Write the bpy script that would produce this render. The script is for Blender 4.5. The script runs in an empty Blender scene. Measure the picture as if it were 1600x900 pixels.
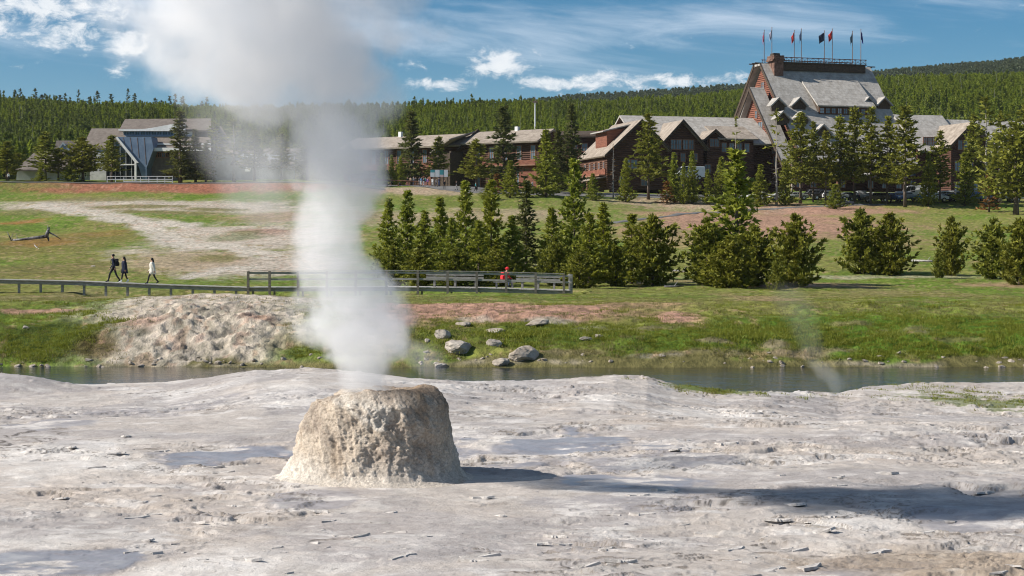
import bpy, math, random
import numpy as np
from mathutils import Vector

C = bpy.context.scene.collection
sc = bpy.context.scene
PI = math.pi
R = math.radians

# ---------------------------------------------------------------- camera, sky, sun, exposure
F_PX, CAM_H, PITCH = 2920.0, 2.9, math.atan(50 / 2920.0)
cam_d = bpy.data.cameras.new('camera'); cam = bpy.data.objects.new('camera', cam_d); C.objects.link(cam)
cam_d.sensor_width = 36.0; cam_d.lens = 36.0 * F_PX / 1600.0
cam_d.clip_start = 0.1; cam_d.clip_end = 9000
cam.location = (0, 0, CAM_H); cam.rotation_euler = (PI / 2 - PITCH, 0, 0)
sc.camera = cam

SUN_EL, SUN_A = R(36), R(7)                 # sun stands to the left, a little on the viewer's side
to_sun = Vector((-math.cos(SUN_EL) * math.cos(SUN_A), -math.cos(SUN_EL) * math.sin(SUN_A), math.sin(SUN_EL)))
sun_d = bpy.data.lights.new('sun', 'SUN'); sun = bpy.data.objects.new('sun', sun_d); C.objects.link(sun)
sun_d.energy = 4.6; sun_d.angle = R(0.5); sun_d.color = (1.0, 0.94, 0.85)
sun.rotation_euler = to_sun.to_track_quat('Z', 'Y').to_euler()
sun.location = (-60, -10, 60)

sc.view_settings.view_transform = 'Standard'; sc.view_settings.look = 'None'
sc.view_settings.exposure = 0.68; sc.view_settings.gamma = 1.0
sc.cycles.volume_bounces = 4; sc.cycles.max_bounces = 8
sc.cycles.diffuse_bounces = 3; sc.cycles.transparent_max_bounces = 8
sc.cycles.use_denoising = True; sc.cycles.pixel_filter_type = 'BLACKMAN_HARRIS'; sc.cycles.filter_width = 1.1

class NT:
    """tiny helper for writing node trees"""
    def __init__(s, tree): s.t = tree; s.n = tree.nodes; s.l = tree.links
    def new(s, typ, **kw):
        n = s.n.new(typ)
        for k, v in kw.items(): setattr(n, k, v)
        return n
    def put(s, sock, v):
        if isinstance(v, bpy.types.NodeSocket): s.l.new(v, sock)
        elif v is not None: sock.default_value = v
    def m(s, op, a, b=None, c=None, clamp=False):
        n = s.new('ShaderNodeMath', operation=op, use_clamp=clamp)
        s.put(n.inputs[0], a); s.put(n.inputs[1], b); s.put(n.inputs[2], c)
        return n.outputs[0]
    def mix(s, f, a, b, blend='MIX'):
        n = s.new('ShaderNodeMix', data_type='RGBA', blend_type=blend)
        s.put(n.inputs['Factor'], f)
        for nm, v in (('A', a), ('B', b)):
            sk = [i for i in n.inputs if i.name == nm and i.type == 'RGBA'][0]
            s.put(sk, (*v, 1) if isinstance(v, tuple) and len(v) == 3 else v)
        return [o for o in n.outputs if o.type == 'RGBA'][0]
    def ramp(s, f, stops, interp='LINEAR'):
        n = s.new('ShaderNodeValToRGB'); s.put(n.inputs[0], f)
        e = n.color_ramp.elements; n.color_ramp.interpolation = interp
        while len(e) < len(stops): e.new(0.5)
        for q, (p, c) in zip(e, stops):
            q.position = p; q.color = (c, c, c, 1) if not isinstance(c, tuple) else (*c, 1)
        return n.outputs[0]
    def smooth(s, v, lo, hi):
        n = s.new('ShaderNodeMapRange', interpolation_type='SMOOTHSTEP')
        s.put(n.inputs[0], v); s.put(n.inputs[1], lo); s.put(n.inputs[2], hi)
        return n.outputs[0]
    def noise(s, vec, scale, detail=4, rough=0.55, dist=0.0, out=0):
        n = s.new('ShaderNodeTexNoise'); s.put(n.inputs['Vector'], vec)
        n.inputs['Scale'].default_value = scale; n.inputs['Detail'].default_value = detail
        n.inputs['Roughness'].default_value = rough; n.inputs['Distortion'].default_value = dist
        return n.outputs[out]
    def comb(s, x, y, z):
        n = s.new('ShaderNodeCombineXYZ')
        for i, v in zip(n.inputs, (x, y, z)): s.put(i, v)
        return n.outputs[0]
    def curve(s, v, pts):
        n = s.new('ShaderNodeFloatCurve'); s.put(n.inputs['Value'], v)
        c = n.mapping.curves[0]
        while len(c.points) < len(pts): c.points.new(0.5, 0.5)
        for p, (x, y) in zip(c.points, pts): p.location = (x, y)
        n.mapping.update()
        return n.outputs[0]

w = bpy.data.worlds.new('World'); sc.world = w; w.use_nodes = True
t = NT(w.node_tree); t.n.clear()
sky = t.new('ShaderNodeTexSky', sky_type='NISHITA')
sky.sun_disc = False; sky.sun_elevation = SUN_EL
sky.sun_rotation = math.atan2(to_sun.x, to_sun.y)
sky.altitude = 2240; sky.air_density = 1.0; sky.dust_density = 0.0; sky.ozone_density = 3.0
geo = t.new('ShaderNodeTexCoord').outputs['Generated']
sep = t.new('ShaderNodeSeparateXYZ'); t.l.new(geo, sep.inputs[0])
az = t.m('ARCTAN2', sep.outputs[0], sep.outputs[1]); el = t.m('ARCSINE', sep.outputs[2])
# clear mountain air: the blue of a polarised high sky
hs = t.new('ShaderNodeHueSaturation'); hs.inputs['Hue'].default_value = 0.492; hs.inputs['Saturation'].default_value = 1.46
hs.inputs['Value'].default_value = 0.49
t.l.new(sky.outputs[0], hs.inputs['Color'])
blue = hs.outputs[0]
# cirrus streaks over the whole sky
pv = t.comb(t.m('MULTIPLY', az, 5.0), t.m('MULTIPLY', el, 34.0), 0.3)
warp = t.noise(pv, 0.7, 3, 0.5)
pv2 = t.comb(t.m('ADD', t.m('MULTIPLY', az, 5.0), t.m('MULTIPLY', warp, 1.6)), t.m('ADD', t.m('MULTIPLY', el, 30.0), t.m('MULTIPLY', az, 3.0)), 1.7)
ci = t.noise(pv2, 1.3, 9, 0.62, 0.25)
thr = t.m('SUBTRACT', 0.62, t.m('MULTIPLY', t.smooth(el, 0.07, 0.14), 0.17))
cirrus = t.m('MULTIPLY', t.smooth(t.m('SUBTRACT', ci, thr), -0.06, 0.28), 0.62)
# banks of small cumulus low over the ridges
cn = t.noise(t.comb(t.m('MULTIPLY', az, 55.0), t.m('MULTIPLY', el, 95.0), 4.0), 1.0, 10, 0.66, 0.3)
tot = None
for (px, row, rx, ry, amp) in [(782, 104, 54, 26, 1.15), (690, 133, 110, 15, .62), (930, 133, 135, 17, 1.0), (1080, 130, 95, 16, .95),
                          (820, 120, 60, 10, .5), (90, 34, 130, 56, 1.0), (190, 72, 42, 60, .92), (10, 52, 42, 34, .8), (640, 105, 40, 18, .55),
                          (1230, 125, 110, 12, .6), (-320, 90, 190, 40, .9), (-900, 60, 300, 60, .9), (2050, 70, 280, 45, .9), (2900, 120, 400, 40, .9)]:
    a0, e0 = math.atan((px - 800) / F_PX), (400 - row) / F_PX
    dx = t.m('DIVIDE', t.m('SUBTRACT', az, a0), rx / F_PX); dy = t.m('DIVIDE', t.m('SUBTRACT', el, e0), ry / F_PX)
    g = t.m('MULTIPLY', t.m('EXPONENT', t.m('MULTIPLY', t.m('ADD', t.m('MULTIPLY', dx, dx), t.m('MULTIPLY', dy, dy)), -0.9)), amp)
    tot = g if tot is None else t.m('MAXIMUM', tot, g)
cum = t.smooth(t.m('ADD', t.m('MULTIPLY', tot, 0.85), t.m('MULTIPLY', t.m('SUBTRACT', cn, 0.5), 2.6)), 0.40, 0.95)
cshade = t.noise(t.comb(t.m('MULTIPLY', az, 60.0), t.m('MULTIPLY', el, 90.0), 9.0), 1.0, 5, 0.6)
cumcol = t.mix(cshade, (4.2, 4.7, 5.4), (7.4, 7.3, 7.1))
col = t.mix(cirrus, blue, (4.9, 5.5, 6.4)); col = t.mix(t.m('MULTIPLY', cum, 0.92), col, cumcol)
bg = t.new('ShaderNodeBackground'); bg.inputs[1].default_value = 0.1; t.l.new(col, bg.inputs[0])
t.l.new(bg.outputs[0], t.new('ShaderNodeOutputWorld').inputs[0])

# ---------------------------------------------------------------- noise, terrain, pixels to ground
def _hash(ix, iy, seed):
    h = (ix.astype(np.int64) * 374761393 + iy.astype(np.int64) * 668265263 + seed * 974634777) & 0x7fffffff
    h = ((h ^ (h >> 13)) * 1274126177) & 0x7fffffff
    return ((h ^ (h >> 16)) & 0xffff) / 65535.0
def vnoise(x, y, seed=0):
    x = np.asarray(x, float); y = np.asarray(y, float)
    ix, iy = np.floor(x), np.floor(y); fx, fy = x - ix, y - iy
    fx = fx * fx * fx * (fx * (fx * 6 - 15) + 10); fy = fy * fy * fy * (fy * (fy * 6 - 15) + 10)
    a = _hash(ix, iy, seed); b = _hash(ix + 1, iy, seed); c = _hash(ix, iy + 1, seed); d = _hash(ix + 1, iy + 1, seed)
    return (a + (b - a) * fx + (c - a) * fy + (a - b - c + d) * fx * fy) * 2 - 1
def fbm(x, y, seed=0, octv=4, gain=0.5):
    s = 0; a = 1; n = 0; co, si = 0.8, 0.6
    for o in range(octv):
        s = s + a * vnoise(x, y, seed + o * 17); n += a; a *= gain
        x, y = (co * x - si * y) * 2.03, (si * x + co * y) * 2.03
    return s / n
def n3(p, seed=0):
    x, y, z = p[:, 0], p[:, 1], p[:, 2]
    return (vnoise(x + z * .37, y - z * .61, seed) + vnoise(y + x * .41, z + x * .53, seed + 5) + vnoise(z - y * .47, x + y * .33, seed + 9)) / 3 * 1.6
def fbm3(p, seed=0, octv=4, gain=0.5):
    s = 0; a = 1; n = 0
    for o in range(octv): s = s + a * n3(p * 2.0 ** o, seed + 31 * o); n += a; a *= gain
    return s / n
def sst(a, b, v):
    q = np.clip((np.asarray(v, float) - a) / (b - a), 0, 1); return q * q * (3 - 2 * q)
def itp(v, tab): return np.interp(v, [q[0] for q in tab], [q[1] for q in tab])

PROF = [(46, -1.9), (66, -1.9), (67.6, -1.55), (69.2, -1.15), (70.5, -.62), (72, -.12), (75, .42), (82, .75), (100, .62), (118, .45), (135, .95), (150, 1.55),
        (200, 3.9), (260, 7.4), (330, 12.2), (352, 15.0), (365, 16.0), (385, 16.4), (440, 17.6), (480, 20.0), (520, 26.0), (640, 43.0)]
_py = np.arange(46, 641, 1.0); _pz = itp(_py, PROF)
_pz[60:] = np.convolve(np.pad(_pz, 12, mode='edge'), np.ones(25) / 25, 'valid')[60:]   # round the far knees
EDGE_ROW = [(-700, 600), (140, 600), (260, 597), (330, 589), (400, 578), (480, 576), (560, 580), (640, 590), (740, 597), (840, 597),
            (900, 590), (960, 587), (1010, 591), (1050, 601), (1120, 611), (1200, 614), (1310, 613), (1350, 605), (1420, 600), (1600, 597), (1900, 596), (2400, 600)]
EDGE_Y = [(-700, 47), (300, 46), (480, 45), (700, 44), (1000, 46), (1200, 45), (1400, 50), (1600, 53), (2400, 56)]
LAT = [(-600, 1.6), (0, 1.3), (560, .75), (800, 0), (1200, -1.2), (1600, -1.6), (2300, -1.6)]
RIDGE_NEAR = [(-900, 150), (-300, 163), (0, 171), (200, 178), (400, 183), (600, 189), (800, 191), (900, 192), (1050, 178), (1160, 166), (1370, 148), (1600, 137), (2000, 120), (2600, 130)]
RIDGE_FAR = [(-900, 260), (300, 245), (600, 210), (780, 186), (830, 177), (900, 170), (1000, 165), (1160, 154), (1370, 133), (1600, 113), (2000, 95), (2600, 110)]
def zrow(row, y): return CAM_H + (400 - row) * y / F_PX

def H(x, y):
    x = np.asarray(x, float); y = np.asarray(y, float)
    x, y = np.broadcast_arrays(x, y)
    yy = np.maximum(y, 14.0); px = 800 + F_PX * x / yy
    # far side of the river and the meadow
    wob = fbm(x * .13, y * 0 + 3.1, 41, 3) * 0.8 * sst(40, 60, y) * (1 - sst(76, 90, y))
    far = np.interp(np.clip(y + wob, 46, 640), _py, _pz)
    far = far + itp(px, LAT) * sst(200, 350, y)
    far = far + 0.9 * sst(341, 349, y + 2 * fbm(x * .06, y * .06, 8, 2)) * (1 - sst(500, 620, px)) * (1 - sst(400, 440, y))
    far = far + 0.45 * np.exp(-((px - 330) / 150) ** 2) * sst(70.5, 74.5, y) * (1 - sst(84, 100, y))
    far = far + fbm(x * .07, y * .05, 3, 4) * np.interp(y, [70, 76, 110, 125, 200, 400, 640], [.05, .2, .18, .12, .5, .5, 3])
    far = far + fbm(x * .9, y * .9, 21, 4) * .17 * sst(68.5, 70.5, y) * (1 - sst(78, 95, y)) + fbm(x * .35, y * .4, 13, 3) * .10 * sst(75, 90, y)
    far = far - .42 * sst(111, 114.5, y) * (1 - sst(121, 124, y)) * sst(110, 170, px) * (1 - sst(890, 925, px))      # the hollow the boardwalk spans
    # wooded hills
    crest_n = zrow(itp(px, RIDGE_NEAR), 1000.0)
    q = sst(470, 1010, y) * .55 + np.clip((y - 480) / 520, 0, 1) * .45
    hn = 20 + (crest_n - 20) * q
    hn = np.where(y > 1000, crest_n - (y - 1000) * .06, hn) + fbm(x * .006, y * .006, 5, 4) * 9 * sst(500, 700, y) * (1 - .75 * sst(880, 1000, y))
    crest_f = zrow(itp(px, RIDGE_FAR), 2000.0)
    hf = crest_f - np.abs(y - 2000) * np.where(y < 2000, .11, .04) + fbm(x * .003, y * .003, 15, 4) * 14 * (1 - np.exp(-((y - 2000) / 200) ** 2))
    hill = np.where(y > 1200, np.maximum(hn, hf), hn)
    far = far * (1 - sst(470, 520, y)) + np.where(y > 470, np.maximum(hill, 18), far) * sst(470, 520, y)
    # the near sinter terrace
    ze = CAM_H - (itp(px, EDGE_ROW) - 400) * itp(px, EDGE_Y) / F_PX
    ter = ze * sst(30, 42, y) + .36 * np.exp(-(((x + 12.6) / 2.0) ** 2 + ((y - 44.2) / 1.6) ** 2) ** 1.5) + .06 * fbm(x * .3, y * .3, 71, 3)
    return np.where(y < 58, ter + (np.minimum(far, -1.9) - ter) * sst(0, 4.0, y - itp(px, EDGE_Y) + .5 * fbm(x * .5, y * .5, 72, 3)), far)

def ray(px, py):
    u, v = (px - 800) / F_PX, (450 - py) / F_PX
    c, s = math.cos(PITCH), math.sin(PITCH)
    return Vector((u, c + v * s, -s + v * c))
def at(px, py, Y):
    d = ray(px, py); k = Y / d.y
    return Vector((d.x * k, Y, CAM_H + d.z * k))
_ys = np.concatenate([np.arange(15, 130, .1), np.arange(130, 470, .5)])
def gp(px, py):
    """the ground point seen at this pixel of the 1600 x 900 photograph"""
    d = ray(px, py); z = CAM_H + d.z * _ys / d.y; h = H(d.x * _ys / d.y, _ys)
    i = int(np.argmax(z <= h)) or len(_ys) - 1
    return Vector((d.x / d.y * _ys[i], _ys[i], float(h[i])))
def gx(px, Y):
    x = (px - 800) / F_PX * Y; return Vector((x, Y, float(H(x, Y))))

# ---------------------------------------------------------------- object helpers
def tag(o, label=None, cat=None, group=None, kind=None):
    for k, v in (('label', label), ('category', cat), ('group', group), ('kind', kind)):
        if v: o[k] = v
    return o
def link(name, me, parent=None, loc=None, rot=None, scale=None):
    o = bpy.data.objects.new(name, me); C.objects.link(o)
    if parent: o.parent = parent
    if loc is not None: o.location = loc
    if rot is not None: o.rotation_euler = rot
    if scale is not None: o.scale = scale
    return o
def empty(name, loc, rz=0, label=None, cat=None, group=None, scale=None):
    o = link(name, None, None, loc, (0, 0, rz), scale); o.empty_display_size = .2
    return tag(o, label, cat, group)
def np_mesh(name, V, Fq, mat, smooth=True, attrs=None):
    me = bpy.data.meshes.new(name)
    V = np.ascontiguousarray(V, np.float32); Fq = np.ascontiguousarray(Fq, np.int32)
    n, k = Fq.shape
    me.vertices.add(len(V)); me.vertices.foreach_set('co', V.ravel())
    me.loops.add(n * k); me.loops.foreach_set('vertex_index', Fq.ravel())
    me.polygons.add(n); me.polygons.foreach_set('loop_start', np.arange(0, n * k, k, dtype=np.int32))
    try: me.polygons.foreach_set('loop_total', np.full(n, k, np.int32))
    except Exception: pass
    me.polygons.foreach_set('use_smooth', np.full(n, smooth, bool))
    for an, (typ, arr) in (attrs or {}).items():
        a = me.attributes.new(an, typ, 'POINT')
        arr = np.asarray(arr, np.float32)
        if typ == 'FLOAT_COLOR':
            if arr.shape[1] == 3: arr = np.concatenate([arr, np.ones((len(arr), 1), np.float32)], 1)
            a.data.foreach_set('color', arr.ravel())
        else: a.data.foreach_set('value', arr.ravel())
    me.update(calc_edges=True)
    if mat: me.materials.append(mat)
    return me
def grid_faces(nr, nc):
    i = np.arange(nr * nc).reshape(nr, nc)
    return np.stack([i[:-1, :-1], i[:-1, 1:], i[1:, 1:], i[1:, :-1]], -1).reshape(-1, 4)

class MB:
    """collects boxes, slabs, prisms and tubes for ONE mesh"""
    def __init__(s): s.v = []; s.f = []; s.mi = []
    def add(s, vs, fs, mi=0):
        b = len(s.v); s.v += [tuple(q) for q in vs]; s.f += [tuple(b + i for i in f) for f in fs]; s.mi += [mi] * len(fs); return s
    def box(s, x0, x1, y0, y1, z0, z1, mi=0):
        v = [(x, y, z) for x in (x0, x1) for y in (y0, y1) for z in (z0, z1)]
        return s.add(v, [(0, 1, 3, 2), (4, 6, 7, 5), (0, 4, 5, 1), (2, 3, 7, 6), (0, 2, 6, 4), (1, 5, 7, 3)], mi)
    def prism(s, pts, off, mi=0):
        """polygon of 3-D points pushed along off"""
        n = len(pts); a = [Vector(p) for p in pts]; b = [p + Vector(off) for p in a]
        return s.add(a + b, [tuple(range(n))[::-1], tuple(range(n, 2 * n))] + [(i, (i + 1) % n, n + (i + 1) % n, n + i) for i in range(n)], mi)
    def slab(s, quad, th, mi=0):
        q = [Vector(p) for p in quad]; nrm = (q[1] - q[0]).cross(q[-1] - q[0]).normalized()
        if nrm.z > 0: nrm = -nrm
        return s.prism(q, nrm * th, mi)
    def tube(s, pts, rad, n=6, mi=0, cap=True):
        pts = [Vector(p) for p in pts]; rad = rad if isinstance(rad, (list, tuple)) else [rad] * len(pts)
        rings = []
        for i, p in enumerate(pts):
            d = (pts[min(i + 1, len(pts) - 1)] - pts[max(i - 1, 0)]).normalized()
            u = d.orthogonal().normalized(); w_ = d.cross(u)
            rings.append([p + (u * math.cos(k * 2 * PI / n) + w_ * math.sin(k * 2 * PI / n)) * rad[i] for k in range(n)])
        # keep rings from twisting
        for i in range(1, len(rings)):
            best = min(range(n), key=lambda k: (rings[i][k] - rings[i - 1][0] - (pts[i] - pts[i - 1])).length)
            rings[i] = rings[i][best:] + rings[i][:best]
        vs = [q for r_ in rings for q in r_]
        fs = [(i * n + k, i * n + (k + 1) % n, (i + 1) * n + (k + 1) % n, (i + 1) * n + k) for i in range(len(rings) - 1) for k in range(n)]
        if cap: fs += [tuple(range(n))[::-1], tuple(range((len(rings) - 1) * n, len(rings) * n))]
        return s.add(vs, fs, mi)
    def mesh(s, name, mats, smooth=False):
        me = bpy.data.meshes.new(name); me.from_pydata(s.v, [], s.f)
        for m_ in (mats if isinstance(mats, (list, tuple)) else [mats]): me.materials.append(m_)
        me.polygons.foreach_set('material_index', s.mi)
        if smooth: me.polygons.foreach_set('use_smooth', [True] * len(s.f))
        me.update(); return me
    def obj(s, name, mats, parent=None, smooth=False, **kw):
        import bmesh
        me = s.mesh(name, mats, smooth)
        bm = bmesh.new(); bm.from_mesh(me); bmesh.ops.recalc_face_normals(bm, faces=bm.faces); bm.to_mesh(me); bm.free()
        return link(name, me, parent, **kw)

def copy_tree(o, parent=None):
    c = o.copy(); C.objects.link(c); c.parent = parent
    for ch in list(o.children): copy_tree(ch, c)
    return c

# ---------------------------------------------------------------- materials
M = {}
def pm(name, c1, c2=None, scale=4.0, rough=.8, bump=0.0, bscale=None, stretch=(1, 1, 1), spec=.3, metal=0.0, coord='Object', detail=5, lo=.35, hi=.65):
    m_ = bpy.data.materials.new(name); m_.use_nodes = True; q = NT(m_.node_tree)
    p = q.n['Principled BSDF']; p.inputs['Roughness'].default_value = rough; p.inputs['Metallic'].default_value = metal
    p.inputs['Specular IOR Level'].default_value = spec
    tc = q.new('ShaderNodeTexCoord').outputs[coord]
    mp = q.new('ShaderNodeMapping'); mp.inputs['Scale'].default_value = stretch; q.l.new(tc, mp.inputs[0]); v = mp.outputs[0]
    c2 = c2 or tuple(min(1, k * 1.18) for k in c1)
    n = q.noise(v, scale, detail, .6)
    q.l.new(q.mix(q.smooth(n, lo, hi), c1, c2), p.inputs['Base Color'])
    if bump:
        b = q.new('ShaderNodeBump'); b.inputs['Strength'].default_value = 1.0; b.inputs['Distance'].default_value = bump
        q.l.new(q.noise(v, bscale or scale * 4, 6, .6), b.inputs['Height']); q.l.new(b.outputs[0], p.inputs['Normal'])
    M[name] = m_; return m_
# ---------------------------------------------------------------- materials used by several things
pm('wood_grey', (.21, .20, .185), (.34, .325, .30), 3, .85, .004, 12, (1, 1, 6))
pm('wood_grey_deck', (.30, .29, .27), (.44, .42, .385), 2.5, .85, .004, 10)
pm('wood_post', (.15, .125, .10), (.25, .215, .18), 3, .85, .004, 12, (1, 1, 6))
pm('wood_dark', (.05, .036, .026), (.085, .06, .042), 3, .85, .006, 8)
pm('wood_brown', (.115, .052, .032), (.20, .092, .055), 1.2, .8, .03, 2.0, (1, 1, 5))
pm('wood_red', (.135, .05, .032), (.22, .085, .052), .8, .8, .03, 2.0, (1, 1, 5))
pm('wood_trim', (.20, .10, .065), (.28, .15, .10), 1.0, .8)
pm('stone_brown', (.10, .056, .042), (.20, .118, .09), 1.4, .9, .12, 2.0)
pm('stone_grey', (.16, .145, .13), (.30, .28, .255), 1.0, .9, .12, 1.5)
pm('white_paint', (.62, .62, .60), (.74, .74, .72), 1.0, .55)
pm('pale_wall', (.40, .41, .41), (.52, .53, .53), .6, .8)
pm('blue_cladding', (.105, .155, .235), (.15, .205, .295), .5, .38, spec=.5)
pm('asphalt', (.10, .098, .095), (.165, .16, .155), .4, .9, .01, 6)
pm('gravel_road', (.25, .235, .215), (.34, .32, .295), .3, .9)
pm('black_plastic', (.02, .02, .022), None, 4, .5)
pm('tyre', (.018, .018, .018), None, 4, .85)
pm('rim', (.45, .45, .46), None, 4, .3, metal=.9)
pm('pole_metal', (.16, .10, .075), (.24, .15, .11), 2, .5)
pm('mast_metal', (.62, .62, .62), None, 2, .5)
pm('bark', (.085, .065, .05), (.16, .125, .10), 3, .9, .02, 6, (1, 1, .3))
pm('bark_pale', (.27, .24, .205), (.40, .365, .32), 3, .9, .02, 6, (1, 1, .3))
pm('dead_wood', (.20, .185, .175), (.40, .38, .36), 3, .9, .01, 9)
pm('dead_wood_dark', (.05, .045, .05), (.26, .25, .26), 2.2, .9, .01, 9)
pm('skin', (.42, .24, .17), (.46, .27, .195), 8, .55)
pm('hair_dark', (.012, .010, .010), (.03, .024, .02), 30, .5)

def glass(name, c, rough=.08):
    m_ = pm(name, c, tuple(k * 1.6 for k in c), .25, rough, spec=.6, lo=.3, hi=.7); return m_
glass('window_glass', (.10, .135, .165)); glass('dark_glass', (.012, .018, .022), .05); glass('curtain_pane', (.30, .36, .42), .25)
glass('car_glass', (.012, .014, .016), .05)

def shingle(name, c1, c2, course=.32):
    """weathered shakes: courses with a soft step, single shakes of differing grey"""
    m_ = bpy.data.materials.new(name); m_.use_nodes = True; q = NT(m_.node_tree); p = q.n['Principled BSDF']
    p.inputs['Roughness'].default_value = .85; p.inputs['Specular IOR Level'].default_value = .2
    oc = q.new('ShaderNodeTexCoord').outputs['Object']
    s_ = q.new('ShaderNodeSeparateXYZ'); q.l.new(oc, s_.inputs[0])
    zc = q.m('DIVIDE', s_.outputs[2], course); row = q.m('FLOOR', zc); fr = q.m('FRACT', zc)
    cell = q.comb(q.m('FLOOR', q.m('ADD', q.m('MULTIPLY', s_.outputs[0], 3.0), q.m('MULTIPLY', row, .37))), q.m('FLOOR', q.m('MULTIPLY', s_.outputs[1], 2.0)), row)
    wn = q.new('ShaderNodeTexWhiteNoise', noise_dimensions='3D'); q.l.new(cell, wn.inputs['Vector'])
    mp = q.new('ShaderNodeMapping'); mp.inputs['Scale'].default_value = (1.6, 1.6, .25); q.l.new(oc, mp.inputs[0])
    big = q.noise(mp.outputs[0], .5, 6, .65)
    f_ = q.m('ADD', q.m('MULTIPLY', q.smooth(big, .3, .7), .65), q.m('MULTIPLY', wn.outputs[0], .35))
    col_ = q.mix(f_, c1, c2)
    q.l.new(col_, p.inputs['Base Color'])
    b = q.new('ShaderNodeBump'); b.inputs['Distance'].default_value = .06
    q.l.new(q.m('ADD', q.m('SUBTRACT', 1, fr), q.m('MULTIPLY', wn.outputs[0], .5)), b.inputs['Height']); q.l.new(b.outputs[0], p.inputs['Normal'])
    M[name] = m_; return m_
shingle('shingle_pale', (.25, .23, .205), (.45, .425, .395), .55)
shingle('shingle_tan', (.19, .155, .125), (.38, .325, .27), .55)
shingle('shingle_brown', (.125, .105, .090), (.205, .175, .152), .45)

def logwall(name, c1, c2, course=.42):
    m_ = bpy.data.materials.new(name); m_.use_nodes = True; q = NT(m_.node_tree); p = q.n['Principled BSDF']
    p.inputs['Roughness'].default_value = .8; p.inputs['Specular IOR Level'].default_value = .2
    oc = q.new('ShaderNodeTexCoord').outputs['Object']
    s_ = q.new('ShaderNodeSeparateXYZ'); q.l.new(oc, s_.inputs[0])
    fr = q.m('FRACT', q.m('DIVIDE', s_.outputs[2], course)); hump = q.m('SINE', q.m('MULTIPLY', fr, PI))
    mp = q.new('ShaderNodeMapping'); mp.inputs['Scale'].default_value = (.3, .3, 2.2); q.l.new(oc, mp.inputs[0])
    q.l.new(q.mix(q.smooth(q.noise(mp.outputs[0], 1.0, 6, .65), .3, .7), c1, c2), p.inputs['Base Color'])
    b = q.new('ShaderNodeBump'); b.inputs['Distance'].default_value = .16; q.l.new(hump, b.inputs['Height']); q.l.new(b.outputs[0], p.inputs['Normal'])
    M[name] = m_; return m_
logwall('log_wall', (.060, .030, .021), (.115, .056, .038)); logwall('log_wall_red', (.145, .056, .038), (.245, .10, .066))

def foliage_mat(name, dark, light, trans=.28):
    """needle tufts: every tuft carries its own tone, young tips are paler"""
    m_ = bpy.data.materials.new(name); m_.use_nodes = True; q = NT(m_.node_tree); p = q.n['Principled BSDF']
    p.inputs['Roughness'].default_value = .6; p.inputs['Specular IOR Level'].default_value = .25
    a = q.new('ShaderNodeAttribute', attribute_name='tone').outputs['Fac']
    rnd = q.new('ShaderNodeObjectInfo').outputs['Random']
    c_ = q.mix(a, dark, light)
    c_ = q.mix(q.m('MULTIPLY', rnd, .35), c_, tuple((d + l) * .5 * k for d, l, k in zip(dark, light, (1.25, 1.0, .7))))
    q.l.new(c_, p.inputs['Base Color'])
    tr = q.new('ShaderNodeBsdfTranslucent'); q.l.new(c_, tr.inputs[0])
    mx = q.new('ShaderNodeMixShader'); mx.inputs[0].default_value = trans
    q.l.new(p.outputs[0], mx.inputs[1]); q.l.new(tr.outputs[0], mx.inputs[2])
    q.l.new(mx.outputs[0], q.n['Material Output'].inputs[0]); M[name] = m_; return m_
foliage_mat('needles', (.060, .082, .014), (.31, .315, .045), .32)
foliage_mat('needles_dark', (.045, .062, .022), (.170, .180, .050), .38)
foliage_mat('needles_young', (.068, .105, .014), (.36, .385, .05), .36)
foliage_mat('needles_wood', (.090, .135, .014), (.290, .35, .038), .42)
foliage_mat('needles_wood_dark', (.065, .098, .018), (.175, .215, .04), .4)
foliage_mat('needles_far', (.050, .075, .045), (.115, .145, .072), .3)
foliage_mat('needles_red', (.12, .055, .015), (.24, .12, .03))
foliage_mat('grass_green', (.095, .122, .013), (.26, .285, .036), .38)
foliage_mat('grass_dry', (.12, .12, .04), (.27, .25, .095), .35)

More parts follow.
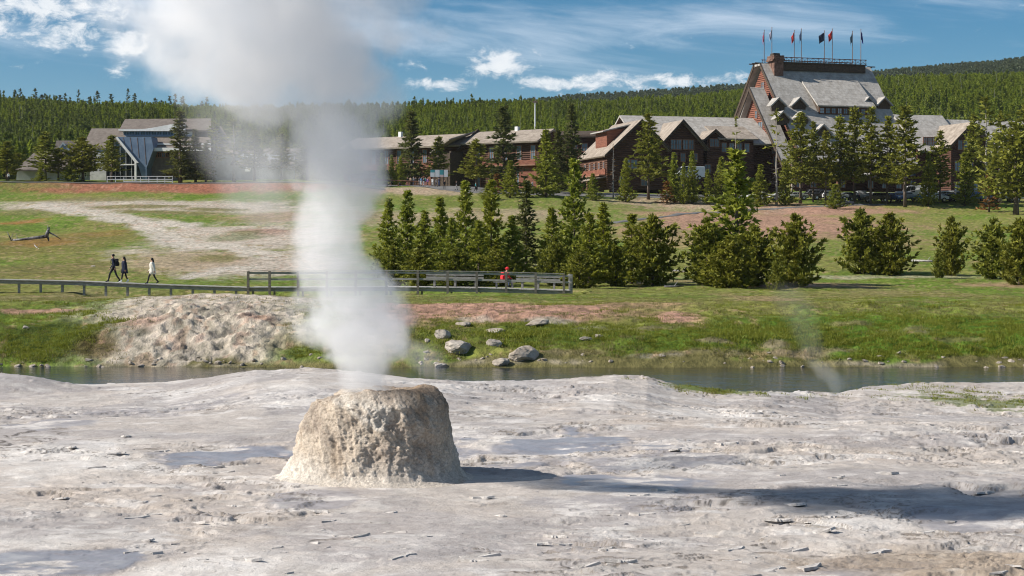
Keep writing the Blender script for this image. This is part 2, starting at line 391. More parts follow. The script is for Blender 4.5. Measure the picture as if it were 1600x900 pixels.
# ---------------------------------------------------------------- ground: colours of soil and turf by place
PATCH = []
def patch(px, py, rx, ry, colr, amt=1.0, green=None, edge=.55):
    a = gp(px, py); b0, b1 = gp(px, min(py + ry, 598)), gp(px, py - ry)
    PATCH.append((a.x, a.y, rx * a.y / F_PX, max(abs(b1.y - b0.y) / 2, .3), colr, amt, green, edge))
TAN = (.34, .27, .19); PINK = (.33, .20, .145); PALE = (.42, .37, .31); RED = (.27, .115, .072); OLIVE = (.155, .145, .048); RUST = (.27, .13, .04)
GREEN = (.085, .125, .018); DRYG = (.20, .185, .075); BANKSOIL = (.30, .27, .22)
for a_ in [
    (1420, 345, 240, 14, (.20, .20, .055), .8, .6), (1420, 385, 240, 22, (.165, .185, .04), .8, .75),
    (1180, 348, 230, 28, PINK, .95, .05), (1060, 368, 120, 14, PINK, .6, .2), (1250, 330, 170, 11, PINK, 1, .05), (1050, 326, 190, 7, TAN, 1, .05), (760, 318, 330, 9, (.14, .17, .035), .9, .8),
    (640, 297, 110, 6, TAN, 1, .05), (830, 335, 130, 10, TAN, .7, .2), (660, 345, 120, 16, TAN, .7, .1),
    (260, 294, 310, 8, RED, 1, .05), (60, 290, 70, 4, OLIVE, .8, .6),
    (280, 322, 330, 13, PALE, .95, .05), (240, 330, 160, 3.5, OLIVE, .9, .6), (60, 330, 80, 8, OLIVE, .6, .5), (210, 322, 90, 4, OLIVE, .85, .5), (330, 328, 60, 3, OLIVE, .85, .6), (120, 311, 120, 3.5, OLIVE, .8, .6),
    (390, 372, 160, 32, PALE, 1, .03), (300, 360, 70, 10, PALE, 1, .03), (245, 352, 30, 10, PALE, 1, .05), (200, 342, 60, 4, PALE, .9, .1), (420, 415, 130, 26, PALE, 1, .03), (300, 408, 110, 18, TAN, .85, .15),
    (340, 402, 45, 7, OLIVE, .8, .6), (410, 360, 60, 6, RED, .5, .05), (370, 370, 50, 8, GREEN, .55, .5), (430, 340, 80, 10, PINK, .6, .05),
    (100, 380, 130, 26, (.16, .15, .04), .9, .6), (30, 348, 40, 5, RUST, .9, .2), (70, 378, 60, 8, RUST, .55, .3), (80, 420, 110, 12, OLIVE, .9, .6), (160, 365, 40, 8, RUST, .35, .4),
    (90, 465, 130, 12, DRYG, 1, .5), (60, 486, 100, 5, PINK, .9, .1), (330, 462, 190, 7, PALE, 1, .03),
    (330, 515, 165, 60, (.44, .39, .325), 1, .02), (230, 500, 60, 14, PINK, .6, .05), (400, 495, 40, 9, PINK, .7, .02), (450, 540, 50, 20, OLIVE, .5, .5),
    (75, 530, 125, 36, (.060, .085, .014), 1, 1.0), (150, 548, 40, 26, (.13, .085, .035), .7, .3), (470, 555, 60, 16, GREEN, .8, .9),  # first entry: shade of the left bank put into a darker turf colour
    (800, 486, 230, 14, PINK, 1, .06), (620, 486, 80, 16, PINK, 1, .04), (1060, 496, 45, 11, PINK, 1, .04), (990, 475, 90, 5, PINK, .6, .2), (760, 466, 140, 4, (.15, .16, .04), .8, .7),
    (1000, 455, 260, 9, (.175, .185, .05), .8, .6), (1020, 440, 110, 5, PINK, .5, .3), (1250, 446, 190, 6, PINK, .8, .15), (1300, 434, 300, 3, PALE, .45, .2), (1560, 446, 90, 6, PINK, .7, .2), (1420, 460, 120, 5, PINK, .5, .3),
    (1430, 462, 220, 8, (.17, .175, .05), .5, .6), (1180, 466, 60, 5, PINK, .5, .2),
    (1400, 520, 330, 36, (.080, .145, .016), 1, 1.0), (1100, 525, 200, 28, (.085, .135, .018), 1, 1.0), (850, 520, 120, 22, GREEN, .95, 1.0), (700, 520, 80, 24, (.10, .125, .02), .95, .9),
    (1120, 532, 34, 5, (.20, .165, .10), .8, .05), (900, 552, 60, 6, (.21, .17, .10), .8, .1), (1210, 538, 26, 9, (.22, .18, .12), .8, .05), (1330, 505, 44, 4, (.19, .16, .08), .7, .15), (860, 500, 40, 5, BANKSOIL, .7, .05), (1010, 512, 50, 4, (.20, .165, .10), .7, .1), (1500, 530, 50, 4, (.18, .16, .07), .6, .2), (1290, 548, 60, 4, (.2, .16, .1), .7, .1), (740, 500, 30, 5, BANKSOIL, .7, .05),
    (1430, 515, 30, 8, (.19, .15, .09), .6, .1), (1380, 520, 14, 8, BANKSOIL, .5, .1), (930, 515, 34, 6, BANKSOIL, .5, .1), (1240, 556, 60, 7, (.24, .19, .12), .9, .2), (1100, 552, 120, 8, (.22, .18, .11), .8, .2), (1020, 558, 60, 6, BANKSOIL, .8, .2)]:
    patch(*a_)
def track(pts, wpx, colr, amt):
    for (p0, p1) in zip(pts[:-1], pts[1:]):
        for k in range(5): f_ = k / 5; patch(p0[0] + (p1[0] - p0[0]) * f_, p0[1] + (p1[1] - p0[1]) * f_, wpx * (.8 + .4 * ((k * 7) % 3) / 2), wpx * .22, colr, amt, .02, .5)
track([(60, 322), (150, 333), (215, 347), (238, 358), (262, 374), (300, 386), (345, 384), (390, 392), (430, 404)], 22, (.46, .42, .36), .95)
track([(300, 352), (250, 350), (218, 352)], 22, (.46, .42, .36), .9)
track([(300, 432), (340, 422), (400, 416)], 20, (.45, .41, .35), .9)
def ground_colour(x, y):
    """soil or turf colour and how grassy the place is"""
    n1 = fbm(x * .11, y * .05, 90, 5, .6); n2 = fbm(x * .55, y * .22, 91, 4, .6); n4 = fbm(x * 2.6, y * 1.3, 93, 3, .6)
    f = sst(-.25, .3, n1 + .35 * n2)[..., None]
    colr = np.array((.185, .190, .050)) * (1 - f) + np.array((.115, .175, .024)) * f
    gr = .55 + .35 * n2
    for (cx, cy, rx, ry, cc, amt, g, ed) in PATCH:
        d = np.sqrt(((x - cx) / rx) ** 2 + ((y - cy) / ry) ** 2) + .42 * n2 + .30 * n1 + .2 * n4
        m_ = (1 - sst(1.0 - ed, 1.0 + ed * .35, d)) * amt
        colr = colr * (1 - m_[..., None]) + np.array(cc) * m_[..., None]
        if g is not None: gr = gr * (1 - m_) + g * m_
    # bare soil showing between tussocks, stony fringe at the water
    e = sst(.28, .5, n4 + .5 * n2) * .45 * (1 - sst(.8, 1.0, gr))
    colr = colr * (1 - e[..., None]) + np.array(PINK) * 1.05 * e[..., None]
    fr = (1 - sst(69.1, 69.6, y + .6 * n2 + .9 * fbm(x * .16, y * 0 + 7, 94, 3))); 
    colr = colr * (1 - fr[..., None]) + (np.array((.125, .115, .045)) * (1 - .35 * n4[..., None])) * fr[..., None]
    gr = gr * (1 - fr)
    pl = np.exp(-((y - 69.15 + .25 * n2) / .22) ** 2) * sst(-.1, .25, fbm(x * .22, y * 0 + 2, 99, 3)) * .5 * sst(.0, .3, n2 + .5)
    colr = colr * (1 - pl[..., None]) + np.array((.40, .35, .28)) * pl[..., None]
    return np.clip(colr, .01, 1) * (1 + .16 * n4[..., None]), gr

def ground_mat(name):
    m_ = bpy.data.materials.new(name); m_.use_nodes = True; q = NT(m_.node_tree); p = q.n['Principled BSDF']
    p.inputs['Roughness'].default_value = .95; p.inputs['Specular IOR Level'].default_value = .1
    c_ = q.new('ShaderNodeAttribute', attribute_name='soil').outputs['Color']
    oc = q.new('ShaderNodeTexCoord').outputs['Object']
    mp = q.new('ShaderNodeMapping'); mp.inputs['Scale'].default_value = (1, .55, 1); q.l.new(oc, mp.inputs[0])
    a = q.noise(mp.outputs[0], 2.2, 6, .7); b_ = q.noise(mp.outputs[0], .55, 5, .65)
    k = q.m('ADD', q.m('MULTIPLY', q.smooth(a, .3, .7), .7), q.m('MULTIPLY', q.smooth(b_, .3, .7), .3))
    q.l.new(q.mix(k, q.mix(1.0, c_, (.48, .50, .46), 'MULTIPLY'), q.mix(1.0, c_, (1.45, 1.40, 1.40), 'MULTIPLY')), p.inputs['Base Color'])
    bp = q.new('ShaderNodeBump'); bp.inputs['Distance'].default_value = .2; q.l.new(a, bp.inputs['Height']); q.l.new(bp.outputs[0], p.inputs['Normal'])
    M[name] = m_; return m_
ground_mat('meadow_soil')
def fan(rows, ncol, spread, base):
    s_ = np.linspace(-1, 1, ncol)[None, :]; y = np.asarray(rows, float)[:, None]
    x = s_ * (spread * np.maximum(y, 5) + base)
    return x, np.broadcast_to(y, x.shape)

rows = np.concatenate([np.arange(57, 66, .5), np.arange(66, 84, .09), np.geomspace(84, 130, 130), np.geomspace(130, 560, 240)[1:]])
X, Y = fan(rows, 620, .36, 4)
Z = H(X, Y); colr, gr = ground_colour(X, Y)
rockm = np.exp(-(((800 + F_PX * X / Y) - 330) / 120) ** 4) * sst(69, 70, Y) * (1 - sst(76, 80, Y))    # the pale sinter bluff
Z = Z + rockm * (.32 * fbm(X * .8, Y * .9, 33, 5, .62) - .27 * np.abs(fbm(X * 1.5, Y * 1.3, 34, 5, .6)) + .10 * fbm(X * 5, Y * 5, 37, 3))
colr = colr * (1 - .45 * (rockm * sst(.12, .45, fbm(X * 1.3, Y * 1.5, 35, 4, .6)))[..., None])
Z = Z + .05 * gr * fbm(X * 3, Y * 3, 36, 2) * (1 - sst(100, 160, Y))
me = np_mesh('meadow', np.stack([X, Y, Z], -1).reshape(-1, 3), grid_faces(*X.shape), M['meadow_soil'], True, {'soil': ('FLOAT_COLOR', colr.reshape(-1, 3))})
meadow = link('meadow', me); tag(meadow, 'grassy thermal meadow rising from the river to the lodge', kind='structure')

pm('forest_floor', (.075, .10, .03), (.13, .15, .05), .05, .95)
X, Y = fan(np.concatenate([np.linspace(548, 1000, 120), np.linspace(1008, 1320, 30)]), 300, .55, 20)
link('near_hill', np_mesh('near_hill', np.stack([X, Y, H(X, Y) - .15], -1).reshape(-1, 3), grid_faces(*X.shape), M['forest_floor'])); tag(bpy.data.objects['near_hill'], kind='structure')
X, Y = fan(np.concatenate([np.linspace(1310, 2000, 60), np.linspace(2030, 6000, 30)]), 260, .7, 20)
link('far_hill', np_mesh('far_hill', np.stack([X, Y, H(X, Y) - .3], -1).reshape(-1, 3), grid_faces(*X.shape), M['forest_floor'])); tag(bpy.data.objects['far_hill'], kind='structure')

# ---------------------------------------------------------------- the sinter terrace in front
def terrace_fields(x, y):
    """relief, wetness and colour weights of the crusted terrace"""
    px = 800 + F_PX * x / np.maximum(y, 14); py = 400 + F_PX * (CAM_H - 0.0) / np.maximum(y, 14)
    wn = fbm(x * .8, y * .5, 50, 5, .55); wn2 = fbm(x * .25, y * .18, 51, 3)
    wet = np.zeros_like(x)
    for (cx, cy, rx, ry, a) in [(330, 712, 150, 20, .9), (560, 690, 120, 16, .7), (880, 692, 230, 22, .95), (800, 700, 150, 30, .7), (1050, 720, 160, 14, .6), (1000, 775, 160, 18, .5), (1500, 800, 160, 20, .6), (950, 752, 160, 18, .8),
                                (60, 880, 150, 24, .95), (500, 775, 70, 16, .6), (240, 630, 160, 18, .5), (1300, 880, 160, 30, .6), (90, 660, 90, 18, .6), (720, 870, 300, 20, .3), (1400, 610, 160, 5, .3)]:
        cyw = F_PX * CAM_H / (cy - 400); ryw = cyw * ry / (cy - 400); cxw = (cx - 800) / F_PX * cyw; rxw = rx * cyw / F_PX
        d = np.sqrt(((x - cxw) / rxw) ** 2 + ((y - cyw) / ryw) ** 2) + .95 * wn + .35 * wn2
        wet = np.maximum(wet, a * (1 - sst(.65, 1.1, d)))
    white = sst(.05, .45, fbm(x * .45, y * .28, 52, 5, .6)); tan_ = sst(-.05, .4, fbm(x * .35, y * .25, 57, 5, .6))
    return wet, white, tan_
def terrace_z(x, y):
    global scarp_shade
    scarp_shade = np.zeros(np.shape(x))
    wet, white, tan_ = terrace_fields(x, y)
    z = np.array(H(x, y))
    dry = (1 - .6 * sst(.3, .9, wet))
    wx, wy = x + .35 * fbm(x * 1.7, y * 1.7, 60, 3), y + .35 * fbm(x * 1.7, y * 1.7, 61, 3)
    for sd, fx, fy, hgt, ths in ((62, .40, .80, .010, (-.22, -.05, .12, .28)), (66, .8, 2.2, .013, (-.2, -.08, .04, .16, .28)), (69, 1.9, 4.2, .013, (-.05, .08, .2))):
        g = fbm(wx * fx, wy * fy, sd, 4, .48)
        act = .10 + .90 * sst(-.05, .35, fbm(x * .22, y * .22, sd + 1, 3))
        sel = sst(.05, .3, fbm(x * .9, y * 1.3, sd + 40, 3))
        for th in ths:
            scarp_shade = np.maximum(scarp_shade, np.exp(-((g - th) / .014) ** 2) * act * sel * dry)  # dark lines at the scarp edges, painted as shade of undercut ledges
            z = z + hgt * act * dry * (1 + sel) * (sst(th - .012, th + .004, g) - .5 - .9 * np.clip(g - th, 0, .35))
    z = z + (.004 * fbm(x * 9, y * 9, 75, 3, .7) + .007 * fbm(x * 3, y * 3, 76, 3)) * (.25 + .75 * dry)
    knob = sst(.45, .7, fbm(x * 4.0, y * 4.0, 77, 3, .6)) * sst(33, 40, y) * .025
    z = z + knob * (1 - wet)
    grav = sst(0, .5, 1 - np.sqrt(((x - 4.6) / 2.4) ** 2 + ((y - 17.2) / 1.6) ** 2) + .3 * fbm(x, y, 78, 3))
    z = z + grav * .010 * fbm(x * 14, y * 14, 79, 2)
    return z, wet, white, tan_, grav
rows = np.concatenate([np.linspace(-30, 14, 9), np.arange(15, 28, .034), np.arange(28, 40, .055), np.arange(40, 58, .09)])
X, Y = fan(rows, 940, .30, 2.6)
X = np.where(np.abs(X) > 0, X, 0)
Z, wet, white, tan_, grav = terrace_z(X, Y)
sh = 1 - sst(-1.25, -.85, Z)            # under the water line
colr = np.array((.425, .385, .35)) * np.ones(X.shape + (1,))
def lay(c_, m_):
    global colr
    colr = colr * (1 - m_[..., None]) + np.array(c_) * m_[..., None]
lay((.61, .58, .545), white * .8); lay((.42, .35, .29), tan_ * .4); lay((.30, .28, .278), sst(-.05, .22, fbm(X * .30, Y * .30, 58, 5, .6)) * .6)
flk = sst(.20, .42, fbm(X * 1.1, Y * 1.6, 157, 5, .6)); lay((.255, .245, .262), sst(.15, .8, wet) * .85 * (1 - .85 * flk)); wet = wet * (1 - .8 * flk); lay((.58, .555, .53), flk * .6)
lay((.33, .255, .18), grav * .75)
fine = fbm(X * 2.5, Y * 2.0, 59, 4, .65); colr = colr * (1 + .22 * fine[..., None])
lay((.17, .145, .12), np.clip(scarp_shade * 1.5, 0, .85)); lay((.12, .10, .07), sh * .9)  # undercut shade painted into the crust colour, then the river bed
lay((.10, .13, .02), np.maximum(sst(.0, .3, 1 - np.sqrt(((X - 5.0) / 1.5) ** 2 + ((Y - 45.6) / 1.3) ** 2) + .4 * fine), sst(.1, .4, 1 - np.sqrt(((X - 11.6) / 2.2) ** 2 + ((Y - 45.5) / 2.6) ** 2) + .9 * fine) * .8))
m_ = bpy.data.materials.new('sinter'); m_.use_nodes = True; q = NT(m_.node_tree); p = q.n['Principled BSDF']; M['sinter'] = m_
c_ = q.new('ShaderNodeAttribute', attribute_name='soil').outputs['Color']; wt = q.new('ShaderNodeAttribute', attribute_name='wet').outputs['Fac']
oc = q.new('ShaderNodeTexCoord').outputs['Object']
a = q.noise(oc, 22, 6, .7); b_ = q.noise(oc, 5, 6, .65); e_ = q.noise(oc, 1.4, 5, .6)
k = q.m('ADD', q.m('MULTIPLY', q.smooth(a, .32, .68), .45), q.m('MULTIPLY', q.smooth(b_, .3, .7), .55))
c2 = q.mix(k, q.mix(1.0, c_, (.80, .775, .76), 'MULTIPLY'), q.mix(1.0, c_, (1.13, 1.13, 1.14), 'MULTIPLY'))
c2 = q.mix(q.m('MULTIPLY', q.smooth(e_, .52, .68), .35), c2, (.62, .585, .54))
q.l.new(c2, p.inputs['Base Color'])
q.l.new(q.m('SUBTRACT', .88, q.m('MULTIPLY', q.smooth(wt, .3, .85), .60)), p.inputs['Roughness'])
p.inputs['Specular IOR Level'].default_value = .45
bp = q.new('ShaderNodeBump'); bp.inputs['Distance'].default_value = .014; q.l.new(q.m('SUBTRACT', 1.0, q.m('MULTIPLY', q.smooth(wt, .3, .9), .8)), bp.inputs['Strength'])
q.l.new(q.m('ADD', a, q.m('MULTIPLY', b_, 1.4)), bp.inputs['Height']); q.l.new(bp.outputs[0], p.inputs['Normal'])
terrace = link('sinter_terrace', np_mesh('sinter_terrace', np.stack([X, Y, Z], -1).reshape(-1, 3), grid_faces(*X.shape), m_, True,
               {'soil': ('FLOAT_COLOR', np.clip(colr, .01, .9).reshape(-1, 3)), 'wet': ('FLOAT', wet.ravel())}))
tag(terrace, 'crusted white sinter terrace with wet film in the foreground', kind='structure')

# loose plates of sinter lying on the crust, each a piece of the terrace
pm('sinter_plate', (.34, .31, .285), (.54, .505, .475), 3, .9, .012, 22)
rng = np.random.default_rng(7); plates = []
for k in range(7):
    n = 11; ang = np.sort(rng.uniform(0, 2 * PI, n)); rr = np.clip(.75 + .28 * np.cos(ang * 3 + k) + rng.uniform(-.2, .2, n), .35, 1.05)
    b = MB(); pt = [(math.cos(a_) * r_ * .5, math.sin(a_) * r_ * (.26 if k % 2 else .38), .02 * math.sin(a_ * 2 + k)) for a_, r_ in zip(ang, rr)]
    top = [(x_ * .93, y_ * .93, z_ + .07 + .02 * rng.uniform(-1, 1)) for x_, y_, z_ in pt]
    b.add(pt + top + [(0, 0, .075)], [(i, (i + 1) % n, n + (i + 1) % n, n + i) for i in range(n)] + [(n + i, n + (i + 1) % n, 2 * n) for i in range(n)] + [tuple(range(n))[::-1]])
    plates.append(b.mesh('sinter_plate', M['sinter_plate']))
spots = [(620, 828, 46, .5), (560, 838, 60, .3), (490, 846, 48, .2), (275, 848, 30, .7), (350, 800, 18, .2), (420, 812, 22, -.2), (385, 815, 24, .1), (290, 778, 26, .9), (960, 545 + 255, 30, .5), (1040, 768, 44, .1), (1010, 742, 26, .8),
         (415, 712, 24, .9), (140, 748, 28, .5), (300, 560 + 200, 22, .4), (970, 812, 26, .6), (1100, 832, 36, .3), (1180, 778, 24, .1), (1010, 838, 30, .4), (880, 845, 24, .2), (1210, 812, 24, .1), (1410, 780, 34, .2), (1290, 830, 50, .8), (1270, 815, 34, .5),
         (1140, 845, 40, .3), (200, 862, 34, .3), (370, 868, 22, .1), (330, 880, 40, .2), (530, 888, 40, .1), (100, 850, 30, .3), (1310, 760, 38, 0), (1490, 810, 32, 0), (1080, 865, 40, .2), (930, 872, 34, .1), (1230, 868, 28, .4)]
for i in range(265):
    spots.append((rng.uniform(-20, 1620), 640 + 262 * rng.uniform(0, 1) ** .75, None, rng.uniform(-.1, .7)))
_ys_keep = _ys
for (px, py, wpx, tilt) in spots:
    Yp = F_PX * CAM_H / (py - 400); xp = (px - 800) / F_PX * Yp
    if abs(px - 585) < 155 and 690 < py < 790: continue
    size = (wpx * Yp / F_PX) if wpx else float(.09 + .42 * rng.uniform(0, 1) ** 2.0)
    zz, wv, _, _, _ = terrace_z(np.array([xp]), np.array([Yp]))
    if wpx is None and wv[0] > .55: continue
    link('sinter_plate', plates[int(rng.integers(7))], terrace, (xp, Yp, float(zz[0]) - .014 + .03 * size * abs(tilt)), (R(rng.uniform(-6, 0) - abs(tilt) * 4), R(rng.uniform(-6, 2) - tilt * 5), rng.uniform(-.8, .8) + (PI if rng.uniform() < .5 and wpx is None else 0) * 0), (size, size * rng.uniform(.6, 1.2), min(size, .45) * rng.uniform(.5, .9) + .06))

# ---------------------------------------------------------------- river
m_ = bpy.data.materials.new('river_water'); m_.use_nodes = True; q = NT(m_.node_tree); p = q.n['Principled BSDF']; M['river_water'] = m_
oc = q.new('ShaderNodeTexCoord').outputs['Object']
p.inputs['Roughness'].default_value = .06; p.inputs['IOR'].default_value = 1.33; p.inputs['Specular IOR Level'].default_value = .5
shallow = q.noise(oc, .12, 3, .5)
q.l.new(q.mix(q.smooth(shallow, .35, .65), (.008, .016, .030), (.022, .022, .014)), p.inputs['Base Color'])
mp = q.new('ShaderNodeMapping'); mp.inputs['Scale'].default_value = (1, .8, 1); q.l.new(oc, mp.inputs[0])
bp = q.new('ShaderNodeBump'); bp.inputs['Distance'].default_value = .028; q.l.new(q.m('ADD', q.noise(mp.outputs[0], 1.6, 5, .6, .6), q.m('MULTIPLY', q.noise(mp.outputs[0], 6, 4, .6), .45)), bp.inputs['Height'])
q.l.new(bp.outputs[0], p.inputs['Normal'])
xs, ys_ = np.meshgrid(np.linspace(-70, 70, 500), np.linspace(41, 72, 160))
zz = -1.2 + .006 * fbm(xs * 1.3, ys_ * 1.1, 81, 3) + .003 * fbm(xs * 4, ys_ * 3.5, 82, 2)
tag(link('river', np_mesh('river', np.stack([xs, ys_, zz], -1).reshape(-1, 3), grid_faces(*xs.shape), m_)), 'dark rippled river below the grassy bank', kind='structure')

# ---------------------------------------------------------------- the geyser cone
nu, nv = 420, 230
PR = [(0, 1.55), (.03, 1.28), (.07, 1.18), (.14, 1.11), (.25, 1.05), (.42, 1.0), (.58, .97), (.70, .93), (.78, .885), (.85, .79), (.90, .68), (.95, .50), (1.0, .12)]
tt = np.linspace(0, 1, nv); rr = itp(tt, PR)
zt = np.array(itp(tt, [(0, -.03), (.03, .02), (.07, .06), (.14, .14), (.70, .86), (.78, 1.01), (.85, 1.12), (.90, 1.185), (.95, 1.21), (1, 1.12)]))
th = np.linspace(0, 2 * PI, nu, endpoint=False)
T, A = np.meshgrid(tt, th, indexing='ij'); RR = np.repeat(rr[:, None], nu, 1); ZZ = np.repeat(zt[:, None], nu, 1)
RR = RR * (1 + .05 * np.cos(A * 2 + .6) + .035 * np.cos(3 * A + 1.1))
P = np.stack([RR * np.cos(A), RR * np.sin(A), ZZ], -1).reshape(-1, 3)
nrm = np.stack([np.cos(A), np.sin(A), .25 * np.ones_like(A)], -1).reshape(-1, 3)
amp = np.interp(T.ravel(), [0, .05, .14, .3, .97, 1], [.0, .3, .8, 1, 1, .6])
big = fbm3(P * 1.7, 3, 3); mid = fbm3(P * 5.5, 11, 4, .6); kn = np.abs(fbm3(P * 11, 19, 3, .6)); fn = fbm3(P * 28, 23, 3, .6)
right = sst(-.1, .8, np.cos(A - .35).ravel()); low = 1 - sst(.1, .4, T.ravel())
dsp = amp * (.10 * big + .060 * mid - .040 * kn + .013 * fn - .05 * sst(.25, .6, fbm3(P * 3.1, 29, 3)) * (1 - low))
P = P + nrm * dsp[:, None]
P[:, 2] += sst(.7, .95, T.ravel()) * (.055 * np.cos(A.ravel() - .4) + .10 * fbm3(P * 2.6, 43, 4) - .03)
P[:, 0] += .07 * P[:, 2]
cw = np.array((.53, .45, .365)) * np.ones((len(P), 1))
def mixc(c_, f):
    global cw
    cw = cw * (1 - f[:, None]) + np.array(c_) * f[:, None]
mixc((.60, .55, .485), sst(.0, .5, fbm3(P * 1.4, 51, 4)) * .7); mixc((.345, .285, .235), sst(.0, .4, fbm3(P * 2.2, 53, 4)) * .75)
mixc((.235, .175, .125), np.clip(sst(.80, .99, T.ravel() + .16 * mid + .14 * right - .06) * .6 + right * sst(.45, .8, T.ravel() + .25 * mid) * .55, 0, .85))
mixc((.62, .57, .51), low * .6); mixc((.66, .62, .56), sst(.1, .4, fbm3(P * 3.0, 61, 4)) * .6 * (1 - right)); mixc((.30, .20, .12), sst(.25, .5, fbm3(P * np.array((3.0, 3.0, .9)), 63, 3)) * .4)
cw = cw * (1 + .25 * fn[:, None] + .2 * mid[:, None])
f_ = grid_faces(nv, nu); i_ = np.arange(nv * nu).reshape(nv, nu)
wrap = np.stack([i_[:-1, -1], i_[:-1, 0], i_[1:, 0], i_[1:, -1]], -1).reshape(-1, 4)
m_ = bpy.data.materials.new('geyserite'); m_.use_nodes = True; q = NT(m_.node_tree); p = q.n['Principled BSDF']
p.inputs['Roughness'].default_value = .9; p.inputs['Specular IOR Level'].default_value = .2
c_ = q.new('ShaderNodeAttribute', attribute_name='soil').outputs['Color']; oc = q.new('ShaderNodeTexCoord').outputs['Object']
a = q.noise(oc, 34, 6, .7)
q.l.new(q.mix(q.smooth(a, .3, .7), q.mix(1.0, c_, (.72, .70, .68), 'MULTIPLY'), q.mix(1.0, c_, (1.2, 1.2, 1.2), 'MULTIPLY')), p.inputs['Base Color'])
bp = q.new('ShaderNodeBump'); bp.inputs['Distance'].default_value = .03; q.l.new(q.m('ADD', a, q.noise(oc, 13, 6, .65)), bp.inputs['Height']); q.l.new(bp.outputs[0], p.inputs['Normal'])
CONE = Vector(((583 - 800) / F_PX * 24.8, 24.8, 0)); CONE.z = float(H(CONE.x, CONE.y)) - .02
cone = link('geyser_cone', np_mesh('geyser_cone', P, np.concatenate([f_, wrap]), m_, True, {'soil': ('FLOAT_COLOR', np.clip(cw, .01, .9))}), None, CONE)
tag(cone, 'knobbly cream geyser cone venting steam on the white terrace', 'geyser cone')

# ---------------------------------------------------------------- steam
def steam_volume(name, label, spine, zlo, zhi, dens_pts, dens, noise_scale, aniso=.25, step=.12, soft=1.9, vor=1.5, billow=.0, hi=1.15):
    """spine: (z, x, y, radius) in world metres; one closed tube with soft noisy density"""
    zs = [s_[0] for s_ in spine]
    b = MB(); n = 16; vs = []; fs = []
    zz_ = np.linspace(zlo, zhi, 22)
    for z_ in zz_:
        cx_, cy_, r_ = itp(z_, [(s_[0], s_[1]) for s_ in spine]), itp(z_, [(s_[0], s_[2]) for s_ in spine]), itp(z_, [(s_[0], s_[3]) for s_ in spine]) * 1.45
        vs += [(cx_ + r_ * math.cos(k * 2 * PI / n), cy_ + r_ * math.sin(k * 2 * PI / n), z_) for k in range(n)]
    for i in range(len(zz_) - 1): fs += [(i * n + k, i * n + (k + 1) % n, (i + 1) * n + (k + 1) % n, (i + 1) * n + k) for k in range(n)]
    fs += [tuple(range(n))[::-1], tuple(range((len(zz_) - 1) * n, len(zz_) * n))]
    b.add(vs, fs)
    m_ = bpy.data.materials.new(name); m_.use_nodes = True; q = NT(m_.node_tree); q.n.clear()
    oc = q.new('ShaderNodeTexCoord').outputs['Object']; s_ = q.new('ShaderNodeSeparateXYZ'); q.l.new(oc, s_.inputs[0])
    x_, y_, z_ = s_.outputs
    tz = q.m('DIVIDE', q.m('SUBTRACT', z_, zlo), zhi - zlo, clamp=True)
    def cv(idx):
        vals = [q_[idx] for q_ in spine]; lo, hi = min(vals), max(vals); d_ = max(hi - lo, 1e-4)
        return q.m('ADD', q.m('MULTIPLY', q.curve(tz, [((q_[0] - zlo) / (zhi - zlo), (q_[idx] - lo) / d_) for q_ in spine]), d_), lo)
    cx_, cy_, r_ = cv(1), cv(2), cv(3)
    sway = q.noise(oc, .55 / max(spine[len(spine) // 2][3], .05) * .8, 1, .5, 0, 1); sw = q.new('ShaderNodeSeparateXYZ'); q.l.new(sway, sw.inputs[0])
    dx = q.m('DIVIDE', q.m('ADD', q.m('SUBTRACT', x_, cx_), q.m('MULTIPLY', q.m('MULTIPLY', q.m('SUBTRACT', sw.outputs[0], .5), r_), 1.1)), r_)
    dy = q.m('DIVIDE', q.m('ADD', q.m('SUBTRACT', y_, cy_), q.m('MULTIPLY', q.m('MULTIPLY', q.m('SUBTRACT', sw.outputs[1], .5), r_), 1.1)), r_)
    rad = q.m('SQRT', q.m('ADD', q.m('MULTIPLY', dx, dx), q.m('MULTIPLY', dy, dy)))
    mp = q.new('ShaderNodeMapping'); mp.inputs['Scale'].default_value = (1, 1, .8); q.l.new(oc, mp.inputs[0])
    nz = q.noise(mp.outputs[0], noise_scale, 5, .62, .3)
    vo = q.new('ShaderNodeTexVoronoi', feature='F1'); vo.inputs['Scale'].default_value = vor
    wv = q.new('ShaderNodeVectorMath', operation='ADD'); q.l.new(oc, wv.inputs[0]); sv = q.new('ShaderNodeVectorMath', operation='SCALE'); q.l.new(q.noise(oc, vor * 1.6, 2, .6, 0, 1), sv.inputs[0]); sv.inputs['Scale'].default_value = .5 / vor; q.l.new(sv.outputs[0], wv.inputs[1]); q.l.new(wv.outputs[0], vo.inputs['Vector'])
    v_ = q.m('ADD', q.m('ADD', q.m('MULTIPLY', q.m('SUBTRACT', 1.0, rad), soft), q.m('MULTIPLY', q.m('SUBTRACT', nz, .5), 2.2)), q.m('MULTIPLY', q.m('SUBTRACT', .42, vo.outputs['Distance']), billow))
    edge_ = q.smooth(rad, 1.42, .95)
    d_ = q.m('MULTIPLY', q.m('MULTIPLY', q.smooth(v_, .05, hi), edge_), q.m('MULTIPLY', q.curve(tz, dens_pts), dens))
    pv_ = q.new('ShaderNodeVolumePrincipled'); pv_.inputs['Color'].default_value = (.975, .975, .985, 1); pv_.inputs['Anisotropy'].default_value = aniso
    q.l.new(d_, pv_.inputs['Density'])
    o_ = q.new('ShaderNodeOutputMaterial'); q.l.new(pv_.outputs[0], o_.inputs['Volume'])
    m_.cycles.volume_step_rate = step
    ob = b.obj(name, m_); tag(ob, label, kind='stuff'); return ob
def spine_px(rows):
    """(row, column, depth, half width in pixels) of a rising column turned into metres"""
    return [(zrow(r_, Y_), (p_ - 800) / F_PX * Y_, Y_, hw_ / F_PX * Y_) for r_, p_, Y_, hw_ in rows]
